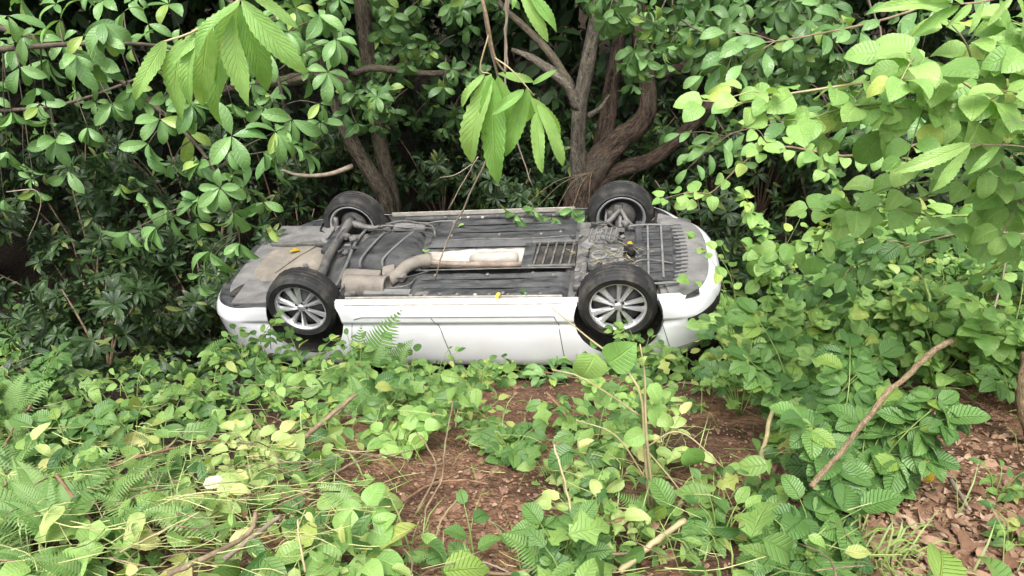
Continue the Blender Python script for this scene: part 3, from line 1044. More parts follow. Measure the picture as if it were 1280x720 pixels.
    for i in range(nr + 1):
        t = i / nr
        for k in range(na):
            a = 2 * math.pi * k / na
            ca, sa = math.cos(a), math.sin(a)
            q = (abs(ca) ** 4 + abs(sa) ** 4) ** -0.25
            rr = t * q
            z = 0.186 + 0.045 * smooth(0.82, 1.0, t) - 0.006 * (1 if i == 3 else 0)
            vs.append(Vector((-1.775 + 0.325 * rr * ca, 0.03 + 0.30 * rr * sa, z + 0.004 * math.sin(6 * a) * t)))
    for i in range(nr):
        for k in range(na):
            k2 = (k + 1) % na
            fs.append((i * na + k, i * na + k2, (i + 1) * na + k2, (i + 1) * na + k))
    link('spare_wheel_tub', mesh_from('spare_wheel_tub', vs, fs), tub, car)
    pipe('tub_rib', [(-1.60, -0.20, 0.180), (-1.72, 0.02, 0.176), (-1.82, 0.26, 0.180)], 0.010, tub)
    box('rear_floor', (-1.85, -0.47, 0.214), (0.62, 0.36, 0.03), grey, (0, 0, 0.05), 0.012)
    box('tub_rail', (-1.80, -0.285, 0.200), (0.60, 0.05, 0.04), metal, (0, 0, 0.02), 0.01)
    box('rear_floor', (-1.80, 0.53, 0.212), (0.52, 0.34, 0.03), grey, (0, 0, -0.03), 0.012)
    # oval opening in the rear undertray
    lathe('tow_opening', [(0.0, 0.003), (0.085, 0.003), (0.092, -0.002), (0.102, -0.005), (0.106, 0.004)], dark, car,
          Matrix.Translation((-2.07, 0.485, 0.2045)) @ Matrix.Rotation(0.55, 4, 'Z') @ Matrix.Diagonal((0.5, 1.05, 1, 1)) @ Matrix.Rotation(math.pi / 2, 4, 'X'), 24)
    # ---- tunnel brace with five bars
    for y in (-0.175, 0.225):
        box('brace_rail', (0.77, y, 0.178), (0.42, 0.028, 0.022), metal, bev=0.005)
    box('brace_plate', (0.545, 0.02, 0.198), (0.10, 0.40, 0.03), black, bev=0.008)
    for k in range(5):
        box('brace_bar', (0.62 + 0.078 * k, 0.025, 0.180), (0.016, 0.40, 0.016), metal, (0, 0, 0.06), 0.003)
    box('gearbox_tunnel', (0.77, 0.02, 0.215), (0.40, 0.34, 0.03), dark, bev=0.01)
    # ---- gearbox, sump, subframe
    r = random.Random(8)
    box('subframe', (1.03, 0.03, 0.190), (0.10, 1.06, 0.05), metal, (0, 0, 0.0), 0.015)
    box('subframe', (1.52, 0.03, 0.185), (0.06, 1.04, 0.045), black, (0, 0, 0), 0.012)
    box('oil_sump', (1.24, 0.10, 0.185), (0.30, 0.34, 0.08), metal, (0, 0, 0.05), 0.025)
    box('gearbox', (1.20, -0.22, 0.19), (0.28, 0.24, 0.09), metal, (0.05, 0, 0.1), 0.03)
    for k in range(6):
        box('gearbox_rib', (1.09 + 0.045 * k, -0.22, 0.138), (0.010, 0.20, 0.02), grey, (0, 0, 0.1), 0.002)
    lathe('oil_filter', [(0.0, -0.05), (0.036, -0.05), (0.04, -0.04), (0.04, 0.05), (0.0, 0.05)], dark, car, Matrix.Translation((1.40, 0.20, 0.18)), 16)
    lathe('sump_flange', [(0.05, -0.006), (0.075, -0.006), (0.075, 0.006), (0.05, 0.006)], grey, car, Matrix.Translation((1.18, 0.12, 0.140)) @ Matrix.Rotation(math.pi / 2, 4, 'X'), 16, closed=True)
    for k in range(16):
        c = (r.uniform(0.98, 1.48), r.uniform(-0.42, 0.42), r.uniform(0.165, 0.195))
        if k % 3 == 0:
            lathe('mount_bolt', [(0.0, -0.012), (0.014, -0.012), (0.022, 0.0), (0.022, 0.012), (0.0, 0.012)], metal, car, Matrix.Translation(c) @ Matrix.Rotation(math.pi / 2, 4, 'X'), 10)
        else:
            box('engine_bracket', c, (r.uniform(0.04, 0.12), r.uniform(0.03, 0.14), r.uniform(0.03, 0.06)), r.choice([metal, grey, black, dark]), (r.uniform(-.3, .3), r.uniform(-.3, .3), r.uniform(-1, 1)), 0.008)
    for k in range(5):
        y = r.uniform(-0.4, 0.4)
        pipe('engine_hose', [(r.uniform(0.95, 1.1), y, 0.18), (1.2, y + r.uniform(-.15, .15), 0.145), (r.uniform(1.35, 1.6), y + r.uniform(-.2, .2), 0.18)], r.uniform(0.006, 0.013), r.choice([metal, grey, black]))
    for sd in (1, -1):
        pipe('control_arm', [(1.06, sd * 0.40, 0.205), (1.22, sd * 0.52, 0.20), (1.35, sd * 0.66, 0.235 - BODY)], 0.026, metal)
        pipe('control_arm', [(1.50, sd * 0.40, 0.205), (1.42, sd * 0.54, 0.20), (1.35, sd * 0.66, 0.235 - BODY)], 0.022, metal)
        pipe('drive_shaft', [(1.30, sd * 0.24, 0.26), (1.34, sd * 0.45, 0.29), (1.35, sd * 0.64, 0.31 - BODY)], 0.022, grey)
        pipe('track_rod', [(1.20, sd * 0.38, 0.235), (1.22, sd * 0.64, 0.25 - BODY)], 0.012, metal)
        box('steering_knuckle', (1.33, sd * 0.655, 0.285 - BODY), (0.08, 0.05, 0.20), metal, (0.1 * sd, 0, 0.1), 0.02)
        box('brake_caliper', (1.24, sd * 0.67, 0.33 - BODY), (0.08, 0.08, 0.16), metal, (0, 0, 0), 0.02)
        lathe('brake_disc', [(0.0, -0.01), (0.135, -0.01), (0.14, 0.0), (0.135, 0.014), (0.06, 0.014), (0.06, 0.05), (0.0, 0.05)], metal, car, Matrix.Translation((1.35, sd * 0.675, 0.315 - BODY)) @ Matrix.Rotation(0 if sd > 0 else math.pi, 4, 'Z'), 28)
        pipe('strut', [(1.33, sd * 0.62, 0.34 - BODY), (1.31, sd * 0.56, 0.62)], 0.035, black, 4)
    # engine under-cover, ribs and radiator frame
    box('engine_undercover', (1.66, 0.03, 0.192), (0.30, 0.86, 0.022), black, (0, 0.02, 0), 0.008)
    for k in range(6):
        box('undercover_rib', (1.66, -0.30 + 0.13 * k, 0.176), (0.28, 0.010, 0.016), black, bev=0.003)
    for x in (1.60, 1.72):
        box('radiator_bar', (x, 0.03, 0.164), (0.018, 0.84, 0.016), grey, (0, 0, 0.0), 0.004)
    pipe('radiator_frame', [(1.40, -0.40, 0.17), (1.56, -0.40, 0.156), (1.84, -0.40, 0.165)], 0.010, grey)
    pipe('radiator_frame', [(1.44, 0.46, 0.17), (1.52, 0.53, 0.156), (1.66, 0.56, 0.150), (1.84, 0.52, 0.17)], 0.011, grey)
    pipe('radiator_frame', [(1.40, 0.30, 0.17), (1.56, 0.20, 0.150), (1.80, 0.24, 0.165)], 0.007, metal)
    for k in range(16):
        y = -0.44 + 0.06 * k
        box('shield_rib', (1.885 + 0.0 * y - 0.18 * (y * y), y, 0.184), (0.10, 0.010, 0.014), grey, (0, 0, -0.3 * y), 0.003)
    box('corner_liner', (1.72, 0.60, 0.226), (0.12, 0.14, 0.02), grey, (0, 0, -0.5), 0.012)
    box('corner_liner', (1.74, -0.60, 0.222), (0.16, 0.16, 0.03), grey, (0, 0, 0.5), 0.012)

    # pressed ribs, clips, cable runs and brackets across the floor
    q = random.Random(21)
    for sd in (1, -1):
        for k in range(2):
            box('floor_rib', (0.24, sd * (0.40 + 0.14 * k), 0.178), (1.20 - 0.1 * (k % 2), 0.022, 0.008), black, (0, 0, q.uniform(-.01, .01)), 0.005)
        for k in range(9):
            box('cable_clip', (-0.40 + 0.14 * k + q.uniform(-.03, .03), sd * 0.665 + q.uniform(-.01, .01), 0.168), (0.03, 0.025, 0.016), q.choice([grey, metal, flange]), (0, 0, q.uniform(-.5, .5)), 0.004)
        pipe('fuel_line', [(-0.45, sd * 0.245, 0.19), (0.0, sd * 0.262, 0.176), (0.5, sd * 0.25, 0.18), (0.95, sd * 0.27, 0.17)], 0.006, metal)
        pipe('handbrake_cable', [(-1.25, sd * 0.55, 0.19), (-0.9, sd * 0.42, 0.15), (-0.55, sd * 0.40, 0.165), (-0.30, sd * 0.24, 0.19)], 0.007, black)
    for k in range(26):
        c0 = (q.uniform(0.97, 1.56), q.uniform(-0.46, 0.50), q.uniform(0.135, 0.175))
        box('engine_bracket', c0, (q.uniform(0.02, 0.09), q.uniform(0.02, 0.07), q.uniform(0.02, 0.05)), q.choice([metal, metal, grey, black, dark]), (q.uniform(-.5, .5), q.uniform(-.5, .5), q.uniform(-1.5, 1.5)), 0.006)
    for k in range(14):
        box('axle_bracket', (q.uniform(-1.55, -1.12), q.uniform(-0.60, 0.25), q.uniform(0.15, 0.19)), (q.uniform(0.03, 0.08), q.uniform(0.02, 0.08), q.uniform(0.02, 0.04)), q.choice([metal, grey, black]), (q.uniform(-.5, .5), q.uniform(-.5, .5), q.uniform(-1.5, 1.5)), 0.006)
    # ---- wheel arch liners
    for xa, za, ra in ARCH:
        for sd in (1, -1):
            vs, fs = [], []
            for k in range(29):
                a = math.radians(-28 + 236 * k / 28)
                for y, q in ((0.800, ra - 0.001), (0.775, ra + 0.010), (0.66, ra + 0.016), (0.52, ra + 0.004), (0.47, ra - 0.10), (0.46, 0.0)):
                    vs.append(Vector((xa + q * math.cos(a), sd * y, za + q * math.sin(a))))
            for k in range(28):
                for j in range(5):
                    fs.append((k * 6 + j, k * 6 + j + 1, k * 6 + j + 7, k * 6 + j + 6))
            link('wheel_arch_liner', mesh_from('wheel_arch_liner', vs, fs), dark, car)

    # ---- wheels
    def wheel(c, sd, steer, spin):
        Mx = Matrix.Translation(c) @ Matrix.Rotation(steer, 4, 'Z') @ (Matrix.Identity(4) if sd > 0 else Matrix.Rotation(math.pi, 4, 'Z')) @ Matrix.Rotation(spin, 4, 'Y')
        # rim barrel, open on the inner side, outer face at +y
        w = lathe('wheel', [(0.055, 0.056), (0.200, 0.035), (0.204, 0.02), (0.196, -0.05), (0.206, -0.085), (0.222, -0.094)], barrel, car, Mx, 44)
        RO = 0.318
        prof = [(0.222, -0.098), (0.230, -0.106), (0.248, -0.113), (0.250, -0.116), (0.256, -0.116), (0.258, -0.113), (0.278, -0.112), (0.300, -0.100), (0.311, -0.088)]
        for g0 in (-0.062, -0.022, 0.022, 0.062):
            prof += [(RO, g0 - 0.010), (RO, g0 - 0.006), (RO - 0.013, g0 - 0.005), (RO - 0.013, g0 + 0.005), (RO, g0 + 0.006), (RO, g0 + 0.010)]
        prof += [(0.311, 0.088), (0.300, 0.100), (0.280, 0.111), (0.278, 0.115), (0.270, 0.116), (0.268, 0.113), (0.255, 0.115), (0.244, 0.110), (0.232, 0.106), (0.222, 0.098)]
        ty = lathe('tyre', prof, rubber, w, None, 56)
        # tread blocks cut by cross grooves: raise and lower groups of crown verts
        me = ty.data
        m = len(prof)
        for k in range(56):
            if k % 2:
                for j in range(5, m - 10):
                    v = me.vertices[k * m + j]
                    f = 1 - 0.011 * (1 if abs(v.co.y) > 0.05 else 0.4)
                    v.co.x *= f; v.co.z *= f
        lathe('rim', [(0.206, 0.050), (0.212, 0.082), (0.218, 0.099), (0.228, 0.103), (0.234, 0.099), (0.230, 0.092)], alloy, w, None, 48)
        lathe('inner_rim', [(0.204, -0.080), (0.212, -0.098), (0.220, -0.105), (0.232, -0.107), (0.234, -0.101)], alloy, w, None, 40)
        # ten flared spokes
        for k in range(10):
            a = 2 * math.pi * k / 10 + 0.07 * (1 if k % 2 else -1)
            ca, sa = math.cos(a), math.sin(a)
            vs = []
            for rr, hw, yo, th in ((0.035, 0.013, 0.090, 0.030), (0.075, 0.015, 0.092, 0.030), (0.13, 0.020, 0.088, 0.028), (0.18, 0.025, 0.083, 0.026), (0.218, 0.033, 0.080, 0.030)):
                for (t, y) in ((-hw, yo - th), (-hw * 0.85, yo - 0.004), (-hw * 0.35, yo), (hw * 0.6, yo - 0.010), (hw, yo - th)):
                    vs.append((rr * ca - t * sa, y, rr * sa + t * ca))
            fs = []
            for i in range(4):
                for j in range(4):
                    fs.append((i * 5 + j, i * 5 + j + 1, i * 5 + j + 6, i * 5 + j + 5))
            link('spoke', mesh_from('spoke', vs, fs, smooth_=False), alloy, w)
        lathe('hub_cap', [(0.0, 0.100), (0.020, 0.100), (0.030, 0.096), (0.033, 0.086), (0.048, 0.080), (0.066, 0.074)], alloy, w, None, 20)
        for k in range(5):
            a = 2 * math.pi * k / 5 + 0.3
            lathe('lug_nut', [(0.0, 0.094), (0.008, 0.094), (0.011, 0.088), (0.0115, 0.07)], dark, w, Matrix.Translation((0.050 * math.cos(a), 0, 0.050 * math.sin(a))), 8)
        return w
    wheel((-1.35, 0.70, 0.315 - BODY), 1, 0.0, 0.2)
    wheel((1.35, 0.715, 0.315 - BODY), 1, -0.05, 0.9)
    wheel((-1.35, -0.70, 0.315 - BODY), -1, 0.0, 0.5)
    wheel((1.35, -0.70, 0.315 - BODY), -1, -0.05, 0.1)
    return car
car = build_car()

# ------------------------------------------------------------------ trees behind the car
def poly_px(lst):
    return [at(px, py, Y) for px, py, Y in lst]

def limb(pl, ctrl, radii, mat, name='limb', n=16, sides=10, rough=0.07):
    pts = spline(ctrl, n)
    rr = np.interp(np.linspace(0, len(radii) - 1, n + 1), range(len(radii)), radii)
    rr = list(map(float, rr))
    V, F = tube_arrays(pts, rr, sides, rough, int(pts[0].x * 100) & 255)
    if rr[0] > 0.05:            # fluted, knotty wood
        ph = pts[0].x * 7
        for i in range(n + 1):
            for k in range(sides):
                a = 2 * math.pi * k / sides
                f = 1 + 0.08 * math.sin(3 * a + ph + i * 0.2) + 0.06 * math.sin(5 * a - i * 0.3) + 0.025 * math.sin(i * 1.3 + ph)
                j = i * sides + k
                V[j] = pts[i] + (V[j] - pts[i]) * f
    V = [v - pl.root for v in V]
    link(name, tube_along(mesh_from(name, V, F), pts, rr, sides), M[mat], pl.e)
    return pts

def spray(pl, start, direction, length, key, nwh, size, bulk, leaves=(5, 8), droop=0.25, mat='bough', r0=0.008, wide=0.5):
    """a leafy side branch: a main twig with short shoots that each end in a whorl"""
    d = Vector(direction).normalized()
    ctrl = [Vector(start)]
    p = Vector(start)
    for k in range(4):
        d = (d + rvec() * 0.22 + Vector((0, 0, -droop * 0.25))).normalized()
        p = p + d * (length / 4)
        ctrl.append(p)
    pts = spline(ctrl, 12)
    pl.stem(pts, r0, r0 * 0.35, mat, 'branch')
    for k in range(nwh):
        t = 0.25 + 0.75 * (k + rng.random() * 0.6) / nwh
        q = pts[min(12, int(t * 12))]
        if k == nwh - 1:
            e = pts[-1]; ax = pts[-1] - pts[-2]
        else:
            ax = d * 0.5 + rvec() * wide + Vector((0, -0.15, 0.1))
            ax.normalize()
            e = q + ax * length * rng.uniform(0.12, 0.32)
            if not bulk or k % 3 == 0:
                pl.stem([q, q.lerp(e, 0.5) + rvec() * 0.01, e], r0 * 0.4, r0 * 0.25, mat, 'twig', 4)
        whorl(pl, key, e, ax, rng.randint(*leaves), size, 0.9, droop, bulk)

def crown_cloud(pl, centre, rad, count, size, key='canopy'):
    """leaves high up in the crown, out of the picture's top edge: they shade the thicket"""
    for k in range(count):
        v = rvec() * (rng.random() ** 0.4)
        p = Vector(centre) + Vector((v.x * rad[0], v.y * rad[1], v.z * rad[2]))
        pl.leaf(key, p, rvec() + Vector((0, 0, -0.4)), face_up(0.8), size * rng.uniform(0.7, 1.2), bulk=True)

def build_trees():
    # -- left tree: two stems crossing behind the rear wheel
    root = at(492, 300, 7.4); root.z = gz(root.x, root.y)
    t = Plant('forked_tree', 'lichen patched tree with two crossing stems behind the rear wheels', 'tree', root)
    limb(t, [root, at(490, 250, 7.4), at(476, 180, 7.45), at(462, 90, 7.5), at(452, 0, 7.55), at(448, -120, 7.6), at(440, -330, 7.7)], [0.14, 0.095, 0.084, 0.082, 0.08, 0.076, 0.06], 'bark_dark', 'trunk', 20, 12)
    limb(t, [root + Vector((0.02, -0.05, 0.1)), at(482, 250, 7.25), at(462, 215, 7.2), at(436, 170, 7.2), at(412, 110, 7.3), at(380, 40, 7.4), at(350, -80, 7.6)], [0.13, 0.095, 0.082, 0.074, 0.065, 0.055, 0.045], 'bark_dark', 'trunk', 18, 12)
    limb(t, poly_px([(440, 110, 7.3), (400, 95, 7.1), (330, 105, 6.8), (250, 118, 6.5), (150, 130, 6.3)]), [0.07, 0.06, 0.05, 0.04, 0.03], 'bark_dark')
    limb(t, poly_px([(444, 92, 7.4), (470, 85, 7.2), (540, 92, 7.1), (580, 85, 7.2)]), [0.04, 0.035, 0.03, 0.02], 'bark_dark')
    limb(t, poly_px([(440, 208, 7.2), (410, 218, 7.0), (375, 219, 6.9), (352, 212, 6.9)]), [0.03, 0.022, 0.018, 0.01], 'twig_grey')
    for k in range(34):
        px, py = rng.uniform(370, 600), rng.uniform(-10, 150)
        Y = rng.uniform(6.6, 8.2)
        s = at(px, py, Y)
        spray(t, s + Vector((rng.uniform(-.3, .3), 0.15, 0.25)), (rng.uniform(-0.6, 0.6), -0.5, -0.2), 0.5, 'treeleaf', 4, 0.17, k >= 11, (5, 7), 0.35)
    crown_cloud(t, (-2.2, 8.2, 2.6), (3.0, 2.0, 1.7), 4200, 0.30)
    t.done()
    # -- right tree: low stump-like base that splits into several limbs
    root = at(742, 275, 7.2); root.z = gz(root.x, root.y)
    t = Plant('spreading_tree', 'reddish barked tree splitting low into several limbs behind the front wheels', 'tree', root)
    limb(t, [root, at(730, 258, 7.2), at(738, 220, 7.2), at(756, 192, 7.2), at(779, 172, 7.2), at(799, 158, 7.15), at(810, 138, 7.15), at(809, 105, 7.25), at(800, 50, 7.4), at(792, -60, 7.6), at(780, -250, 7.8)],
         [0.28, 0.24, 0.19, 0.145, 0.115, 0.100, 0.090, 0.085, 0.08, 0.07, 0.05], 'bark_red', 'trunk', 34, 14, 0.09)
    limb(t, [at(728, 235, 7.15), at(722, 200, 7.1), at(722, 160, 7.05), at(727, 115, 7.0), at(738, 60, 7.0), at(748, 0, 7.05), at(756, -100, 7.2)], [0.11, 0.085, 0.075, 0.075, 0.07, 0.065, 0.05], 'bark_grey', 'limb', 18, 12)
    limb(t, [at(722, 135, 7.0), at(712, 110, 7.0), at(690, 90, 7.05), at(664, 72, 7.2), at(640, 62, 7.3)], [0.06, 0.055, 0.05, 0.035, 0.02], 'bark_grey')
    limb(t, [at(716, 112, 7.0), at(690, 70, 7.1), at(660, 38, 7.2), at(630, 10, 7.3), at(600, -30, 7.4)], [0.045, 0.04, 0.035, 0.03, 0.02], 'bark_dark')
    limb(t, [at(745, 225, 7.2), at(775, 212, 7.15), at(815, 200, 7.1), at(850, 172, 7.1), at(880, 140, 7.2), at(930, 95, 7.5), at(990, 60, 7.9)], [0.12, 0.09, 0.078, 0.072, 0.066, 0.06, 0.045], 'bark_red', 'limb', 18, 12)
    limb(t, [at(752, 185, 7.3), at(760, 140, 7.4), at(765, 100, 7.5), at(775, 40, 7.6), at(782, -60, 7.7)], [0.11, 0.085, 0.075, 0.065, 0.055], 'bark_red', 'limb', 14, 10)
    limb(t, [at(820, 95, 7.4), at(860, 82, 7.5), at(920, 70, 7.6), at(980, 75, 7.8)], [0.06, 0.055, 0.05, 0.03], 'bark_red')
    limb(t, [at(735, 145, 7.1), at(750, 135, 7.05), at(762, 118, 7.1)], [0.035, 0.02, 0.008], 'bark_grey')
    for k in range(46):
        px = rng.uniform(770, 1060)
        py = rng.uniform(-15, 190) * (0.6 if px < 830 else 1.0)
        Y = rng.uniform(5.6, 7.6)
        s = at(px, py, Y)
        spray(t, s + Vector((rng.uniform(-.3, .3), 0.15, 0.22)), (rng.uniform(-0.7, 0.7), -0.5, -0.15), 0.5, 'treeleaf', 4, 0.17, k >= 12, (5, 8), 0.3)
    for px, py in ((790, 65), (812, 70), (835, 60), (800, 90), (822, 25), (856, 40)):
        spray(t, at(px + 10, py - 25, 6.3), (-0.3, -0.3, -0.5), 0.3, 'whorl', 3, 0.16, False, (6, 8), 0.3)
    crown_cloud(t, (1.6, 8.4, 2.7), (3.0, 2.0, 1.7), 4200, 0.30)
    t.done()
    # -- slimmer stems farther back in the shade
    for i, (px, py, Y, r, lean, lab) in enumerate([
            (560, 180, 9.2, 0.07, 0.25, 'thin dark tree between the forked tree and the hanging leaf cluster'),
            (300, 200, 9.0, 0.09, -0.3, 'dark tree standing in the thicket behind the car tail'),
            (90, 120, 9.5, 0.10, 0.2, 'dark tree in the deep shade of the far upper left'),
            (650, 150, 9.4, 0.06, -0.35, 'slender dark tree behind the dry hanging vine'),
            (905, 150, 9.6, 0.09, 0.35, 'dark tree leaning in the shade beyond the car nose'),
            (-120, 160, 6.6, 0.11, 0.15, 'dark tree added off the left edge to shade the thicket'),  # trunk out of view; added so its crown darkens the left thicket
            (-330, 160, 7.6, 0.12, -0.1, 'dark tree left of the thicket outside the bough'),
            (1330, 160, 7.2, 0.11, -0.1, 'dark tree cut off by the right edge behind the vines'),
            (1120, 120, 9.0, 0.10, -0.2, 'dark tree behind the pale green vine on the upper right')]):
        p = at(px, py, Y); base = Vector((p.x, p.y, gz(p.x, p.y)))
        t = Plant('shaded_tree', lab, 'tree', base)
        tp = spline([base, p, p + Vector((lean * 0.8, 0.2, 1.5)), p + Vector((lean * 1.5, 0.4, 3.6))], 14)
        t.stem(tp, r * 1.3, r * 0.6, 'bark_dark', 'trunk', 9, 0.08)
        limb(t, [p, p + Vector((lean * -1.5, -0.3, 0.6)), p + Vector((lean * -3.5, -0.5, 1.5))], [r * 0.6, r * 0.5, r * 0.3], 'bark_dark')
        crown_cloud(t, p + Vector((lean, 0.6, 3.0)), (2.7, 2.0, 1.7), 3200, 0.32)
        for k in range(14):
            spray(t, p + Vector((rng.uniform(-1.4, 1.4), rng.uniform(-0.8, 0.4), rng.uniform(0.0, 1.3))), rvec(), 0.6, 'evergreen', 5, 0.15, True, (6, 8), 0.3)
        t.done()
build_trees()

# ------------------------------------------------------------------ dark evergreen shrubs round the car
def build_shrubs():
    spots = [  # x, y, height, spread, label or None
        (-5.6, 6.2, 1.7, 0.9, 'dark glossy shrub by the far left edge of the thicket'),
        (-4.5, 6.6, 1.9, 1.0, 'dark shrub below the bough that crosses the upper left'), (-3.7, 7.4, 1.9, 1.0, 'dark shrub behind the bough over the car tail'), (-2.9, 8.0, 1.8, 0.9, 'dark shrub deep between the tail bough and the forked tree'),
        (-4.0, 5.6, 1.25, 0.8, 'low dark evergreen shrub left of the car tail'),
        (-3.1, 5.9, 1.0, 0.65, 'small glossy shrub tucked against the rear bumper'),
        (-5.2, 5.0, 1.1, 0.8, 'dark evergreen shrub above the ferns on the left edge'),
        (-6.4, 7.6, 2.1, 1.1, 'dark shrub in the shade at the upper left edge'), (-5.2, 8.2, 2.2, 1.1, 'tall dark shrub under the bough in the upper left'), (-1.9, 8.6, 1.7, 0.9, 'dark shrub right behind the stems of the forked tree'), (-0.9, 8.3, 1.4, 0.8, 'dark shrub just right of the forked tree'),
        (0.0, 7.7, 1.25, 0.6, 'leafy evergreen shrub between the two big trees'),
        (0.3, 8.9, 1.6, 0.9, 'dark shrub behind the thin dangling dry stem'), (1.6, 8.8, 1.7, 0.9, 'dark shrub behind the limbs of the spreading tree'), (2.6, 8.2, 1.7, 0.9, 'dark shrub under the long outer limb of the spreading tree'), (2.2, 6.9, 1.3, 0.7, 'glossy shrub right behind the far front wheel'),
        (2.7, 5.9, 1.1, 0.7, 'dark glossy shrub in front of the car nose'),
        (3.4, 7.2, 1.6, 0.9, 'dark shrub behind the small leaved trailing vine'), (4.4, 7.8, 1.8, 1.0, 'dark shrub under the pale vine toward the upper right'), (3.9, 6.2, 1.3, 0.8, 'dark shrub behind the heart leaved vine'), (5.4, 7.0, 1.8, 1.0, 'dark shrub at the right edge behind the pale vine'), (6.6, 8.2, 2.0, 1.1, 'dark shrub in the shade of the far upper right corner'), (5.2, 5.8, 1.4, 0.8, 'dark shrub low at the right edge behind the tall bush'),
        (-3.3, 6.7, 1.3, 0.8, 'dark shrub directly behind the rear bumper'), (-2.4, 7.1, 1.1, 0.7, 'small dark shrub behind the far rear wheel'), (-4.7, 7.3, 2.0, 1.0, 'dark shrub in the middle of the left thicket'), (3.0, 7.8, 1.5, 0.8, 'dark shrub beyond the vine tip above the car nose'), (4.8, 6.6, 1.6, 0.9, 'dark shrub between the heart leaved vine and the right edge'), (-6.0, 6.6, 1.9, 1.0, 'dark shrub half cut by the left edge of the view'), (1.0, 8.0, 1.3, 0.7, 'small dark shrub behind the foot of the spreading tree'), (-0.4, 8.9, 1.7, 0.9, 'dark shrub behind the leaf sprig hanging at the centre'), (-3.4, 4.7, 0.75, 0.6, 'low shrub of long glossy leaves below the car tail')]
    for i, (x, y, h, sp, lab) in enumerate(spots):
        base = Vector((x, y, gz(x, y)))
        grp = 'evergreen shrubs round the car'
        t = Plant('evergreen_shrub', lab or 'dark evergreen shrub with whorled narrow leaves in the deep shade', 'shrub', base, grp)
        near = y < 6.8
        nst = 7
        for s in range(nst):
            a = 2 * math.pi * s / nst + rng.uniform(-.3, .3)
            q = rng.uniform(0.3, 1.0)
            e = base + Vector((math.cos(a) * sp * q, math.sin(a) * sp * q, h * rng.uniform(0.65, 1.0)))
            pts = spline([base, base.lerp(e, 0.5) + Vector((0, 0, h * 0.12)), e], 8)
            t.stem(pts, 0.014, 0.005, 'twig', 'stem')
            for w in range(15):
                f = rng.uniform(0.25, 1.0)
                b0 = pts[int(f * 8)]
                ax = (Vector((math.cos(a), math.sin(a) - 0.35, 0.7)) + rvec() * 0.9).normalized()
                e2 = b0 + ax * rng.uniform(0.1, 0.34)
                vis = near and w < 2 and e2.y < base.y + 0.1
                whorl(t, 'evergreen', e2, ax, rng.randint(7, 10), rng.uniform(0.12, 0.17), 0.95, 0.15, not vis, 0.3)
        t.done()
    # the mass of leaves farther back, where nothing can be told apart
    items = []
    for k in range(11000):
        x = rng.uniform(-11, 11); y = 8.4 + 4.5 * rng.random() ** 1.5
        z = gz(x, y) + rng.uniform(0, 1) ** 0.8 * 3.4
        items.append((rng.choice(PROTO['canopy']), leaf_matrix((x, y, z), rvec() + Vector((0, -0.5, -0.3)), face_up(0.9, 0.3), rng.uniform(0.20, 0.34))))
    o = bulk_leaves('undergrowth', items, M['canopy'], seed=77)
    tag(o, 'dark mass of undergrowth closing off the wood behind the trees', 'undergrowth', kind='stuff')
build_shrubs()

